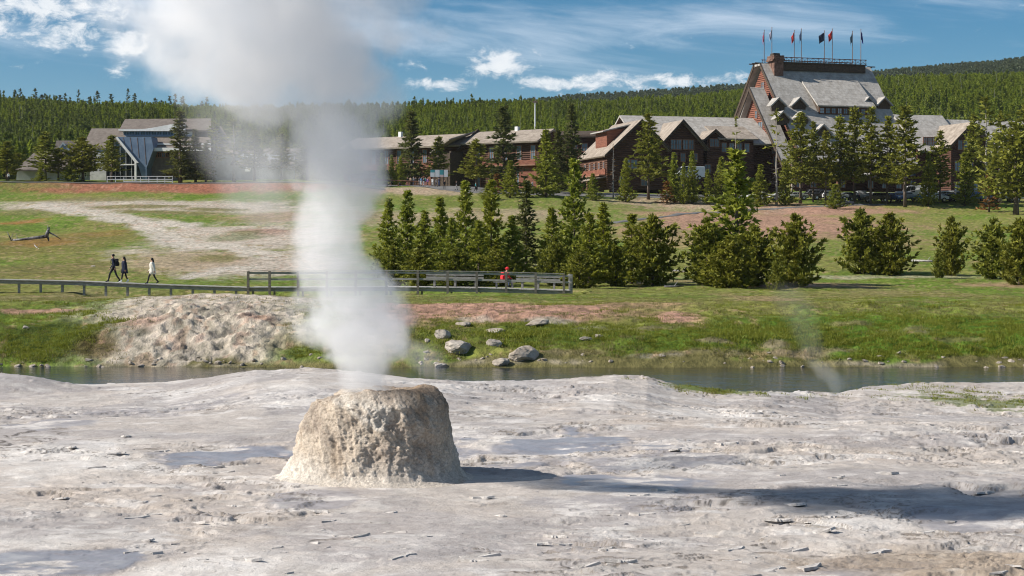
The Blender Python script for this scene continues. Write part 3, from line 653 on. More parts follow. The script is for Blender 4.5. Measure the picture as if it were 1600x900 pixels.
sp = spine_px([(622, 590, 24.8, 46), (582, 583, 24.6, 56), (540, 560, 24.0, 80), (430, 540, 22.9, 86), (300, 516, 22.2, 92), (200, 488, 21.7, 130), (100, 440, 21.3, 218), (0, 428, 21.0, 250), (-260, 370, 20.4, 270)])
steam_volume('steam_plume', 'tall white steam column rising from the geyser cone into the sky', sp, sp[0][0], sp[-1][0], [(0, 1.0), (.05, 1.0), (.18, 1.0), (.40, .98), (.5, .86), (.62, .66), (1, .45)], 1.9, 2.9, aniso=.1, step=.15, soft=2.1, vor=1.25, billow=2.0, hi=.72)
cy0 = 24.8
def sx(px): return (px - 800) / 117.9
steam_volume('steam_drift', 'thin steam drifting left of the column before the woods', [(3.3, sx(430), cy0 + .3, .5), (3.9, sx(400), cy0 + .4, .9), (4.5, sx(370), cy0 + .5, 1.0), (5.2, sx(350), cy0 + .6, .8)], 3.3, 5.2, [(0, .2), (.35, 1), (.7, .8), (1, .1)], .34, 1.1)
def wisp(px, row0, row1, Yw, wpx, dn, label):
    s_ = F_PX / Yw; x_ = lambda p_: (p_ - 800) / s_; z0, z1 = zrow(row0, Yw), zrow(row1, Yw); r_ = wpx / s_ / 2
    steam_volume('steam_wisp', label, [(z0, x_(px), Yw, r_ * .5), (z0 * .6 + z1 * .4, x_(px - wpx * .2), Yw, r_), (z1, x_(px - wpx * .9), Yw, r_ * 1.3)], z0, z1, [(0, .5), (.3, 1), (1, .05)], dn, 1.2 / r_)
wisp(1308, 618, 560, 44, 40, .45, 'faint steam wisp rising at the water edge right of the middle')
wisp(1272, 575, 440, 66, 60, .11, 'pale steam veil over the grassy bank on the right')
wisp(680, 590, 520, 34, 90, .35, 'thin steam hanging over the river beside the cone')
# ---------------------------------------------------------------- conifers
def conifer_mesh(name, seed, h, rad, base=.06, nwh=26, per=5, tuft=.22, k=4, shape=.85, gap=.12, round_=0.0, lean=.0, upsw=.35, mat='needles', light=.5):
    """crown: whorls of limbs that sweep up, each carrying tufts of needle blades; the tone attribute is one value per tuft"""
    r = np.random.default_rng(seed); V = []; tones = []
    for wi in range(nwh):
        t0 = (wi + r.uniform(0, .8)) / nwh; z0 = h * (base + (1 - base) * t0)
        prof = (1 - t0) ** shape
        if round_: prof = prof * (1 - round_) + round_ * math.sqrt(max(0, 1 - (2 * min(t0 + .12, 1) - 1) ** 2))
        a0 = r.uniform(0, 6.28)
        for b in range(per):
            if r.uniform() < gap: continue
            L = max(rad * prof * r.choice((r.uniform(.35, .8), r.uniform(.7, 1.25))), .12 * rad * .8); az_ = a0 + b * 6.283 / per + r.uniform(-.5, .5)
            n = max(2, int(L / (tuft * .62))); s_ = (np.arange(n) + r.uniform(.3, 1.0, n)) / n
            s_ = s_[s_ > .18] if L > .5 * rad else s_
            n = len(s_)
            if not n: continue
            d = np.array((math.cos(az_), math.sin(az_)))
            side = r.normal(0, .10, n) * L
            P0 = np.stack([d[0] * L * s_ - d[1] * side, d[1] * L * s_ + d[0] * side, z0 + L * (-.22 * s_ + upsw * s_ ** 2) + r.normal(0, .05, n) * L + .02 * h * r.uniform(-1, 1)], 1)
            tn = np.clip(r.normal(light, .22, n) + .25 * (s_ - .5), 0, 1)
            for j in range(k):
                dv = np.stack([d[0] + r.normal(0, .75, n), d[1] + r.normal(0, .75, n), .55 + r.normal(0, .6, n)], 1)
                dv /= np.linalg.norm(dv, axis=1)[:, None]
                sd = np.cross(dv, r.normal(0, 1, (n, 3))); sd /= np.linalg.norm(sd, axis=1)[:, None]
                ln = tuft * r.uniform(.8, 1.6, n)[:, None]; wd = ln * .21
                a_ = P0 - dv * ln * .25 ; tip = P0 + dv * ln
                m_ = P0 + dv * ln * .35
                V.append(np.stack([a_, m_ + sd * wd, tip, m_ - sd * wd], 1)); tones.append(np.repeat(tn[:, None], 4, 1))
    # leader
    for z0 in np.linspace(.9 * h, h * 1.0, 7):
        dv = np.stack([r.normal(0, .5, 5), r.normal(0, .5, 5), np.full(5, .9)], 1); dv /= np.linalg.norm(dv, axis=1)[:, None]
        sd = np.cross(dv, r.normal(0, 1, (5, 3))); sd /= np.linalg.norm(sd, axis=1)[:, None]; ln = tuft * .9
        P0 = np.tile((0, 0, z0), (5, 1)); V.append(np.stack([P0, P0 + dv * ln * .5 + sd * ln * .25, P0 + dv * ln, P0 + dv * ln * .5 - sd * ln * .25], 1)); tones.append(np.full((5, 4), light))
    V = np.concatenate(V).reshape(-1, 3); tn = np.concatenate(tones).ravel()
    if lean: V[:, 0] += lean * (V[:, 2] / h) ** 2 * h
    return np_mesh(name, V, np.arange(len(V)).reshape(-1, 4), M[mat], False, {'tone': ('FLOAT', tn)})
def trunk_mesh(name, seed, h, r0, limbs=10, base=.1, rad=1.0, mat='bark', lean=0., bare=0, upsw=.35):
    r = random.Random(seed); b = MB(); n = 7
    pts = [(lean * (i / n) ** 2 * h + r.uniform(-1, 1) * r0 * .3 * (i > 0), r.uniform(-1, 1) * r0 * .3 * (i > 0), h * .97 * i / n - (.15 if i == 0 else 0)) for i in range(n + 1)]
    b.tube(pts, [r0 * (1.25 if i == 0 else 1) * (1 - i / n * .9) for i in range(n + 1)], 6)
    for i in range(limbs + bare):
        t_ = r.uniform(base, .8) if i < limbs else r.uniform(.1, base); L = rad * (1 - t_) ** .8 * r.uniform(.5, .9) if i < limbs else rad * r.uniform(.25, .7)
        a_ = r.uniform(0, 6.28); z_ = t_ * h; x_ = lean * t_ * t_ * h
        b.tube([(x_, 0, z_), (x_ + math.cos(a_) * L * .5, math.sin(a_) * L * .5, z_ - .08 * L), (x_ + math.cos(a_) * L, math.sin(a_) * L, z_ + (upsw - .22) * L)], [r0 * .28 * (1 - t_ * .7), r0 * .18 * (1 - t_ * .7), r0 * .06], 4, cap=False)
    return b.mesh(name, M[mat], True)

KIND = {}
def kind(key, h, r0, rad, nvar, trunk_kw=None, **kw):
    KIND[key] = [(conifer_mesh('crown', hash_(key) + 13 * i, h, rad, **kw), trunk_mesh('trunk', hash_(key) + 7 * i, h, r0, rad=rad, base=kw.get('base', .06), lean=kw.get('lean', 0.), **(trunk_kw or {})), h) for i in range(nvar)]
def hash_(s_): return sum(ord(c_) * (i + 3) for i, c_ in enumerate(s_)) % 9973
# heights in metres; the crown radius goes with the height
kind('young', 7.0, .11, 1.75, 5, base=.02, nwh=32, per=6, tuft=.24, k=7, shape=.85, gap=.24, upsw=.55, mat='needles_young')
kind('bush', 3.6, .09, 1.75, 4, base=.0, nwh=18, per=7, tuft=.21, k=9, shape=.5, gap=.14, round_=.45, upsw=.6, mat='needles')
kind('pine', 14.0, .17, 2.5, 6, base=.24, nwh=32, per=6, tuft=.42, k=5, shape=.62, gap=.28, upsw=.4, mat='needles')
kind('spruce', 14.0, .2, 2.1, 4, base=.07, nwh=40, per=6, tuft=.42, k=4, shape=.8, gap=.2, upsw=.1, mat='needles_dark')
kind('lodgepole', 15.0, .17, 1.7, 3, dict(mat='bark_pale', bare=8), base=.38, nwh=22, per=4, tuft=.46, k=4, shape=.45, gap=.3, upsw=.35, mat='needles')
kind('broad', 15.0, .32, 5.0, 2, dict(bare=3, limbs=16), base=.20, nwh=24, per=7, tuft=.62, k=5, shape=.45, gap=.12, round_=.6, upsw=.45, mat='needles')
kind('rust', 6.0, .1, 1.3, 1, base=.05, nwh=16, per=5, tuft=.36, k=3, shape=.8, gap=.25, mat='needles_red')
kind('thin', 15.0, .13, 1.5, 2, dict(mat='bark_pale', bare=14, limbs=22), base=.3, nwh=15, per=3, tuft=.40, k=3, shape=.5, gap=.5, upsw=.3, mat='needles')
kind('bare', 12.0, .13, 1.6, 1, dict(mat='dead_wood', bare=20, limbs=40), base=.3, nwh=8, per=3, tuft=.25, k=2, shape=.6, gap=.85, mat='needles_red')

_cnt = {}
def tree(key, px, top, Yt, label, group=None, wid=None, name=None, base_px=None, cat='tree'):
    """stands at depth Yt on the ground below pixel column px and reaches row top; wid = crown width in pixels"""
    i = _cnt.get(key, 0); _cnt[key] = i + 1; crown, trunk, h0 = KIND[key][i % len(KIND[key])]
    g = gx(px, Yt); hgt = zrow(top, Yt) - g.z; s_ = hgt / h0
    bb = crown.get('rad') or 0
    if not bb:
        co = np.empty(len(crown.vertices) * 3, np.float32); crown.vertices.foreach_get('co', co); co = co.reshape(-1, 3)
        bb = float(np.percentile(np.abs(co[:, 0]), 97)); crown['rad'] = bb
    sxy = s_ if not wid else (wid / F_PX * Yt / 2) / bb
    e = empty(name or ('pine_shrub' if key == 'bush' else 'pine_tree'), g, (i * 2.4) % 6.28, label, cat, group, (sxy, sxy, s_))
    link('trunk', trunk, e); link('crown', crown, e)
    return e

G1, G2, G3, G4 = 'young pines behind the boardwalk railing', 'pine shrubs on the right of the meadow', 'trees in front of the lodge', 'trees around the visitor building'
# clump behind the railing, about 130 m off
for a_ in [('young', 607, 312, 138, 'dark young pine at the steamy end of the clump behind the railing', 52), ('young', 637, 300, 140, 'pointed young pine standing behind the second railing bay', 56), ('young', 664, 330, 134, 'low bright pine between two pointed pines left in the clump', 54),
           ('young', 688, 310, 137, 'young pine with a narrow tip left of the tallest clump pines', 52), ('young', 727, 286, 136, 'tall slender pine above the long bench back', 62), ('young', 706, 342, 131, 'short bushy pine low in front of the slender pine', 50),
           ('young', 768, 284, 139, 'tall pointed pine just left of the person in red', 62), ('young', 748, 345, 130, 'short yellow green pine beside the person in red', 50), ('spruce', 822, 284, 142, 'dark narrow spruce standing above the gap in the clump', 48),
           ('young', 800, 338, 137, 'short dark pine under the narrow spruce', 48), ('young', 897, 252, 140, 'tallest pine of the clump, tip reaching the road in front of the lodge', 74), ('young', 862, 326, 137, 'low pine left of the tallest clump pine', 54),
           ('young', 921, 335, 130, 'wide bright pine below the tallest clump pine', 66), ('young', 943, 318, 136, 'pointed pine right of the tallest clump pine', 58), ('bush', 962, 380, 130, 'small bright pine at the front right of the clump', 44),
           ('young', 987, 336, 133, 'dense round topped pine second from the right end of the clump', 58), ('bush', 1020, 337, 131, 'broad dark pine bush ending the clump at the right', 66), ('bush', 905, 392, 127, 'low pine bush growing out of the clump foot behind the railing end', 52),
           ('bush', 615, 378, 131, 'low dark pine bush in the steam beside the railing', 50), ('bush', 655, 385, 129, 'low pine bush filling the clump left of the long bench', 56), ('bush', 712, 388, 128, 'low pine bush right behind the long bench back', 56), ('bush', 776, 386, 128, 'low pine bush behind the person in red', 50), ('bush', 868, 372, 131, 'low pine bush right of the opening in the clump', 52)]:
    tree(a_[0], a_[1], a_[2], a_[3], a_[4], G1, a_[5] * .9)
for a_ in [('young', 1150, 238, 132, 'big lone pine with a tall thin tip on the open meadow', 118), ('bush', 1105, 345, 130, 'bushy pine leaning against the left side of the big lone pine', 74), ('bush', 1178, 352, 130, 'bushy dark pine at the right foot of the big lone pine', 60), ('bush', 1140, 372, 127, 'low pine bush in front of the big lone pine', 70),
           ('bush', 1242, 337, 128, 'dense conical shrub right of the big lone pine', 80), ('bush', 1214, 406, 122, 'tiny dark shrub in front of the dense conical shrub', 26), ('bush', 1344, 328, 148, 'taller left half of the twin pine shrubs on the green slope', 58), ('bush', 1390, 336, 147, 'rounder right half of the twin pine shrubs', 66),
           ('bush', 1487, 340, 146, 'lone narrow shrub right of the twin pine shrubs', 48), ('bush', 1552, 346, 142, 'round shrub beside the right edge shrub', 62), ('bush', 1594, 343, 132, 'dark shrub cut by the right edge of the picture', 64), ('bush', 1466, 392, 143, 'tiny shrub at the foot of the lone narrow shrub', 18)]:
    tree(a_[0], a_[1], a_[2], a_[3], a_[4], G2, a_[5] * .93)
# before the lodge
for a_ in [('spruce', 643, 176, 374, 'tall dark spruce left of the information boards', 42), ('pine', 686, 214, 376, 'small pine directly above the information boards', 32), ('pine', 744, 218, 352, 'round pine in front of the dark cross gable of the log wing', 42), ('spruce', 787, 168, 356, 'tallest dark spruce in front of the long log wing', 48),
           ('young', 597, 240, 368, 'small bright pine at the steamy end of the log wing', 17), ('young', 612, 243, 369, 'second small bright pine beside the steam', 15), ('young', 626, 246, 368, 'small bright pine left of the tall dark spruce', 17), ('young', 797, 252, 338, 'slender yellow green pine in front of the tallest dark spruce', 28), ('rust', 776, 272, 345, 'small rusty brown pine beside the road', 18),
           ('young', 762, 290, 333, 'short young pine at the edge of the tan mound', 26), ('young', 853, 205, 340, 'dense bright pine near the end of the log wing', 42), ('spruce', 872, 205, 350, 'dark spruce behind the dense bright pine', 30), ('spruce', 893, 165, 352, 'slim tall spruce at the corner where the log wing ends', 36), ('young', 926, 272, 335, 'short pine on the verge left of the grey bare tree', 22),
           ('bare', 958, 226, 342, 'grey bare tree before the red log wall', 18), ('young', 978, 248, 336, 'slim bright pine right of the grey bare tree', 24), ('pine', 1013, 182, 342, 'tall dense pine hiding the valley between two big gables', 50), ('young', 1053, 240, 338, 'slim pine left of the white van', 26), ('young', 1068, 256, 336, 'slim pine in front of the nose of the white van', 17),
           ('young', 1081, 238, 337, 'slim bright pine in front of the white van', 22), ('rust', 1042, 284, 336, 'low rusty bush below the white van', 22), ('young', 1105, 266, 336, 'short pine right of the white van', 18), ('young', 1127, 246, 340, 'young pine in front of the small gable', 28), ('thin', 1149, 186, 345, 'sparse bare topped pine before the small gable', 26),
           ('young', 1188, 258, 338, 'young pine below the red gable wall of the tall lodge', 28), ('thin', 1213, 172, 338, 'pale stemmed thin pine before the red gable wall', 30), ('pine', 1250, 178, 342, 'dense pine below the left dormers', 44), ('pine', 1270, 192, 345, 'dark narrow spruce right of the dense pine below the dormers', 28), ('pine', 1290, 207, 340, 'lower pine between two taller pines before the tall lodge', 32),
           ('pine', 1312, 182, 344, 'pine under the middle of the long shed dormer', 44), ('pine', 1335, 168, 346, 'tall bright pine under the right half of the shed dormer', 42), ('pine', 1360, 172, 342, 'pine with a visible dark stem under the shed dormer end', 46), ('pine', 1386, 184, 344, 'pine before the right hand dormers', 36), ('pine', 1414, 168, 338, 'tallest pine at the right end of the tall lodge', 52),
           ('lodgepole', 1237, 214, 350, 'narrow dark spruce in the gap left of the dense pine', 26), ('young', 1305, 288, 329, 'short bushy pine over fallen dark logs', 30), ('pine', 1468, 207, 346, 'pine before the blue shaded roof of the right wing', 34), ('young', 1450, 240, 340, 'slim young pine before the shaded wall of the right wing', 24),
           ('young', 1507, 240, 342, 'low pine under the right wing gable', 32), ('pine', 1520, 178, 348, 'dense pine hiding the right wing gable peak', 38), ('lodgepole', 1540, 152, 340, 'tall lodgepole with pale stem at the right', 42), ('lodgepole', 1562, 176, 346, 'lodgepole behind the reddish pine', 40), ('rust', 1545, 272, 330, 'reddish dying pine beside the parked cars', 28), ('broad', 1587, 192, 318, 'broad gnarled pine with bent dark trunk at the right edge', 92), ('pine', 1606, 150, 345, 'tall pine cut by the right edge behind the gnarled pine', 46),
           ('young', 1227, 256, 339, 'young pine beside the pale thin stem', 26)]:
    tree(a_[0], a_[1], a_[2], a_[3], a_[4], G3, a_[5] * 1.1)
for a_ in [('pine', 72, 208, 356, 'dark pine before the low white walled annexe', 46), ('pine', 92, 232, 358, 'leaning dark pine right of the annexe gable pine', 32), ('pine', 12, 222, 356, 'dark pine at the left edge of the picture', 42), ('pine', -18, 205, 360, 'dark pine cut by the left edge', 44), ('broad', 130, 216, 358, 'broad dark pine with grey top between annexe and main roof', 60), ('young', 112, 252, 355, 'small pine at the foot of the broad dark pine', 26), ('pine', 175, 212, 354, 'bright pine left of the slanting blue wall', 40),
           ('young', 64, 262, 352, 'small bright pine in front of the white annexe wall', 22), ('spruce', 282, 176, 355, 'tallest spruce right of the blue wedge', 46), ('spruce', 306, 204, 357, 'narrow spruce right of the tallest spruce', 30), ('lodgepole', 335, 192, 356, 'pale stemmed pine in thin steam', 40), ('lodgepole', 366, 188, 358, 'hazy pine half hidden in steam', 44), ('pine', 398, 204, 360, 'pine dim inside the steam column left side', 44), ('pine', 440, 210, 360, 'pine hidden behind the middle of the steam', 44), ('spruce', 322, 228, 354, 'short dark spruce below the hazy pines', 26), ('pine', 30, 240, 372, 'pine behind the left corner of the annexe', 38), ('pine', 480, 215, 362, 'pine behind the thickest steam', 44), ('pine', 545, 226, 362, 'pine at the right rim of the steam', 36)]:
    tree(a_[0], a_[1], a_[2], a_[3], a_[4], G4, a_[5])

# ---------------------------------------------------------------- far woods and grass: one uncountable mass each
def scatter(name, label, pts, scl, idx, protos, seed=1, tilt=0.05):
    n = len(pts); me = bpy.data.meshes.new(name); me.vertices.add(n); me.vertices.foreach_set('co', np.ascontiguousarray(pts, np.float32).ravel())
    r = np.random.default_rng(seed)
    a_ = me.attributes.new('sc', 'FLOAT_VECTOR', 'POINT'); a_.data.foreach_set('vector', np.ascontiguousarray(scl, np.float32).ravel())
    rot = np.stack([r.normal(0, tilt, n), r.normal(0, tilt, n), r.uniform(0, 6.28, n)], 1)
    a_ = me.attributes.new('rt', 'FLOAT_VECTOR', 'POINT'); a_.data.foreach_set('vector', np.ascontiguousarray(rot, np.float32).ravel())
    a_ = me.attributes.new('vi', 'INT', 'POINT'); a_.data.foreach_set('value', np.ascontiguousarray(idx, np.int32))
    o = link(name, me); tag(o, label, kind='stuff')
    ng = bpy.data.node_groups.new(name, 'GeometryNodeTree'); ng.interface.new_socket('Geometry', in_out='INPUT', socket_type='NodeSocketGeometry'); ng.interface.new_socket('Geometry', in_out='OUTPUT', socket_type='NodeSocketGeometry')
    N = ng.nodes; L = ng.links; gi = N.new('NodeGroupInput'); go = N.new('NodeGroupOutput'); jn = N.new('GeometryNodeJoinGeometry')
    def attr(nm, typ): q_ = N.new('GeometryNodeInputNamedAttribute'); q_.data_type = typ; q_.inputs[0].default_value = nm; return [s_ for s_ in q_.outputs if s_.enabled and s_.name == 'Attribute'][0]
    for i, pr in enumerate(protos):
        oi = N.new('GeometryNodeObjectInfo'); oi.inputs[0].default_value = pr; oi.inputs['As Instance'].default_value = True
        ip = N.new('GeometryNodeInstanceOnPoints'); cmp_ = N.new('FunctionNodeCompare'); cmp_.data_type = 'INT'; cmp_.operation = 'EQUAL'
        ii = [s_ for s_ in cmp_.inputs if s_.enabled and s_.type == 'INT']; L.new(attr('vi', 'INT'), ii[0]); ii[1].default_value = i
        L.new(gi.outputs[0], ip.inputs['Points']); L.new(cmp_.outputs[0], ip.inputs['Selection']); L.new(oi.outputs['Geometry'], ip.inputs['Instance'])
        e2r = N.new('FunctionNodeEulerToRotation'); L.new(attr('rt', 'FLOAT_VECTOR'), e2r.inputs[0]); L.new(e2r.outputs[0], ip.inputs['Rotation']); L.new(attr('sc', 'FLOAT_VECTOR'), ip.inputs['Scale'])
        L.new(ip.outputs[0], jn.inputs[0])
    L.new(jn.outputs[0], go.inputs[0])
    md = o.modifiers.new('scatter', 'NODES'); md.node_group = ng
    return o
def proto(name, me): return bpy.data.objects.new(name, me)      # never linked to the scene

wood = [proto('wood_tree', conifer_mesh('wood_tree', 400 + i, 6.2, .95, base=.04, nwh=14, per=5, tuft=.62, k=2, shape=.75, gap=.08, upsw=1.1, mat='needles_wood')) for i in range(5)]
far_t = [proto('far_tree', conifer_mesh('far_tree', 430 + i, 13.0, 2.0, base=.06, nwh=10, per=4, tuft=1.7, k=1, shape=.7, gap=.1, upsw=.1, mat='needles_far')) for i in range(4)]
r = np.random.default_rng(11)
def hill_points(y0, y1, spread, n, power):
    y = y0 + (y1 - y0) * r.uniform(0, 1, n) ** power; x = r.uniform(-1, 1, n) * (spread * y + 15)
    return x, y
x, y = hill_points(452, 1018, .33, 62000, .72)
px = 800 + F_PX * x / y
keep = np.ones(len(x), bool)
# trees stay behind the buildings
keep &= ~((y < 505) & (px > 540)) & ~((y < 480) & (px > 100) & (px < 360))
dens = fbm(x * .012, y * .012, 95, 3)
keep &= r.uniform(0, 1, len(x)) < np.clip(.90 + dens * 1.1, .15, 1)
x, y = x[keep], y[keep]
hsc = .84 * (.75 + .5 * r.uniform(0, 1, len(x)) + .25 * fbm(x * .01, y * .01, 96, 3)) * np.where(y < 560, 1.35, 1.0)
scl = np.stack([hsc * r.uniform(.8, 1.15, len(x)), hsc * r.uniform(.8, 1.15, len(x)), hsc * r.uniform(.85, 1.25, len(x))], 1)
wood += [proto('wood_tree', conifer_mesh('wood_tree', 410 + i, 6.8, .9, base=.06, nwh=13, per=5, tuft=.62, k=2, shape=.8, gap=.12, upsw=.8, mat='needles_wood_dark')) for i in range(2)]
wood.append(proto('wood_tree', trunk_mesh('wood_tree', 420, 8.0, .10, limbs=14, base=.3, rad=.8, mat='dead_wood')))
dk_ = r.uniform(0, 1, len(x)) < np.clip(.05 + .6 * fbm(x * .011 + 5, y * .008, 195, 4), .02, .45) * np.where((800 + F_PX * x / y > 480) & (y > 860), .15, 1)
vi = np.where(dk_, 5 + r.integers(0, 2, len(x)), r.integers(0, 5, len(x))); vi = np.where(r.uniform(0, 1, len(x)) < .025, 7, vi)
scl[:, 2] *= np.where(vi >= 5, r.uniform(.95, 1.3, len(x)), 1.0)
scatter('near_woods', 'young bright green conifers covering the hillside', np.stack([x, y, H(x, y) - .1], 1), scl, vi, wood, 3)
x, y = hill_points(1350, 2060, .42, 26000, .5)
hsc = .75 + .5 * r.uniform(0, 1, len(x)); px = 800 + F_PX * x / y
keep = px > 300; x, y, hsc = x[keep], y[keep], hsc[keep]
scatter('far_woods', 'tall blue green conifers on the far ridge', np.stack([x, y, H(x, y) - .2], 1), np.stack([hsc] * 3, 1), r.integers(0, 4, len(x)), far_t, 4)
# tall survivors standing on the ridge line
kind('snag', 15.0, .2, 1.5, 4, dict(mat='dead_wood_dark', bare=6), base=.15, nwh=16, per=4, tuft=.9, k=2, shape=.7, gap=.35, upsw=.0, mat='needles_far')
for i in range(66):
    px = -10 + 640 * (i + r.uniform(.0, .9)) / 66 if i < 56 else 590 + 230 * (i - 55) / 11
    if r.uniform() < .15: continue
    Yt = 985 + r.uniform(-10, 30); hp = r.uniform(20, 42) * (1 if px < 330 else .55)
    row_g = 400 - (float(H((px - 800) / F_PX * Yt, Yt)) - CAM_H) * F_PX / Yt
    tree('snag', px, row_g - hp, Yt, 'tall thin dark conifer standing on the ridge line above the young woods', 'dark conifers along the ridge line', wid=r.uniform(7, 11))

def tuft_mesh(seed, n, hgt, spr, mat, lean=.35):
    q_ = np.random.default_rng(seed); V = []; T_ = []
    for i in range(n):
        a_ = q_.uniform(0, 6.28); rr_ = spr * math.sqrt(q_.uniform(0, 1)); p0 = np.array((rr_ * math.cos(a_), rr_ * math.sin(a_), -.02)); h_ = hgt * q_.uniform(.5, 1.1)
        tip = p0 + np.array((q_.normal(0, lean) * h_, q_.normal(0, lean) * h_, h_)); wv = q_.uniform(0, 6.28); wd = hgt * .09
        s_ = np.array((math.cos(wv) * wd, math.sin(wv) * wd, 0)); mid_ = p0 * .5 + tip * .5 + np.array((0, 0, .12 * h_))
        V += [p0 - s_, p0 + s_, mid_ + s_ * .7, tip, mid_ - s_ * .7][:0] or [p0 - s_, p0 + s_, mid_ + s_ * .6, tip]; T_ += [.25, .25, .6, .9]
    return np_mesh('grass_tuft', np.array(V), np.arange(len(V)).reshape(-1, 4), M[mat], False, {'tone': ('FLOAT', np.array(T_) * .8 + q_.uniform(0, .2, len(T_)))})
tg = [proto('grass_tuft', tuft_mesh(i, 26, .145, .30, 'grass_green')) for i in range(4)]
td = [proto('grass_tuft', tuft_mesh(10 + i, 18, .16, .26, 'grass_dry')) for i in range(3)]
def grass_points(n, y0, y1, spread, power=1.0):
    y = y0 * (y1 / y0) ** (r.uniform(0, 1, n) ** power); x = r.uniform(-1, 1, n) * (spread * y + 2); return x, y
x, y = grass_points(120000, 69.6, 200, .295, 1.35)
_, gr = ground_colour(x, y); rk = np.exp(-(((800 + F_PX * x / y) - 330) / 120) ** 4) * (y < 78)
cl = fbm(x * .9, y * .9, 97, 3)
pxg = 800 + F_PX * x / y
keep = ~((y > 114.8) & (y < 121.5) & (pxg > 120) & (pxg < 900)) & (r.uniform(0, 1, len(x)) < np.clip(gr * 1.1 - .2 + .9 * cl, .07, 1)) & (rk < .45 + .6 * cl)
x, y, gr, cl = x[keep], y[keep], gr[keep], cl[keep]
g_ = (gr + .55 * cl + .5 * fbm(x * .3, y * .4, 198, 3) + r.normal(0, .12, len(x))) > np.where(y < 88, .62, .85)
s_ = np.where(g_, r.uniform(.45, .95, len(x)) * (1 + .6 * fbm(x * .5, y * .6, 197, 3)), r.uniform(.35, .9, len(x))) * np.where(y < 84, 1.0, .75)
idx = np.where(g_, r.integers(0, 4, len(x)), 4 + r.integers(0, 3, len(x)))
print('grass tufts', len(x))
zg = H(x, y)
scatter('grass', 'green and dry grass tufts on the river bank and meadow', np.stack([x, y, zg - .02], 1), np.stack([s_, s_, s_ * r.uniform(.7, 1.2, len(x))], 1), idx, tg + td, 5, .12)
# sedge along the terrace edge by the water
x = np.concatenate([r.normal(5.2, .9, 500), r.normal(11.8, 1.5, 900)]); y = np.concatenate([r.normal(45.4, .7, 500), r.normal(46.6, 1.6, 900)])
k_ = np.abs(x) < 30; z = terrace_z(x, y)[0]; k_ &= z > -1.0; keep = fbm(x * 1.6, y * 1.6, 98, 3) > -.02; k_ &= keep
s_ = r.uniform(.3, .7, len(x))
scatter('sedge', 'short sedge tufts on the edge of the terrace by the river', np.stack([x, y, z - .02], 1)[k_], np.stack([s_] * 3, 1)[k_], r.integers(0, 3, len(x))[k_], tg[:2] + td[:1], 6, .12)
# ---------------------------------------------------------------- buildings
class Frame:
    """a building's own axes: x along its front, y away from the viewer, z up; reads pixels of the photograph on its planes"""
    def __init__(s, px, Yo, rot, z=None):
        g = gx(px, Yo); s.o = Vector((g.x, g.y, g.z if z is None else z)); s.rot = rot; s.c = math.cos(rot); s.s = math.sin(rot)
    def loc(s, p): d = p - s.o; return Vector((d.x * s.c + d.y * s.s, -d.x * s.s + d.y * s.c, d.z))
    def _ray(s, px, py):
        d = ray(px, py); o = Vector((0, 0, CAM_H)) - s.o
        f_ = lambda v: Vector((v.x * s.c + v.y * s.s, -v.x * s.s + v.y * s.c, v.z)); return f_(o), f_(d)
    def y(s, px, py, yl): o, d = s._ray(px, py); k = (yl - o.y) / d.y; q_ = o + d * k; return (q_.x, q_.z)
    def x(s, px, py, xl): o, d = s._ray(px, py); k = (xl - o.x) / d.x; q_ = o + d * k; return (q_.y, q_.z)

def window(parent, x0, x1, z0, z1, y, n=1, frame='wood_trim', pane='window_glass', nx=(0, -1)):
    """a framed window on a wall facing -y (nx (0,-1)) or -x (nx (-1,0)): frame part > pane sub-part"""
    b = MB(); f_ = .14
    def bx(a0, a1, b0, b1, d0, d1, bb):
        if nx[0] == 0: bb.box(a0, a1, y - d1, y - d0, b0, b1)
        else: bb.box(y - d1, y - d0, a0, a1, b0, b1)
    bx(x0 - f_, x1 + f_, z1, z1 + f_, -.04, .12, b); bx(x0 - f_, x1 + f_, z0 - f_, z0, -.04, .14, b)
    bx(x0 - f_, x0, z0, z1, -.04, .12, b); bx(x1, x1 + f_, z0, z1, -.04, .12, b)
    xm = (x0 + x1) / 2; bx(xm - .04, xm + .04, z0, z1, .0, .09, b); zm = (z0 + z1) / 2; bx(x0, xm - .04, zm - .03, zm + .03, .0, .09, b); bx(xm + .04, x1, zm - .03, zm + .03, .0, .09, b)
    fo = b.obj('window', M[frame], parent)
    p_ = MB(); bx(x0, x1, z0, z1, -.02, .03, p_); p_.obj('pane', M[pane], fo)
    return fo
def gable_roof_x(parent, x0, x1, yr, zr, ye0, ze0, ye1, ze1, mat, th=.35, name='roof', over=.0):
    """ridge along x at (yr, zr); front eave (ye0, ze0), rear eave (ye1, ze1)"""
    b = MB(); b.slab([(x0 - over, yr, zr), (x1 + over, yr, zr), (x1 + over, ye0, ze0), (x0 - over, ye0, ze0)], th)
    b.slab([(x1 + over, yr + .002, zr), (x0 - over, yr + .002, zr), (x0 - over, ye1, ze1), (x1 + over, ye1, ze1)], th)
    return b.obj(name, M[mat], parent)
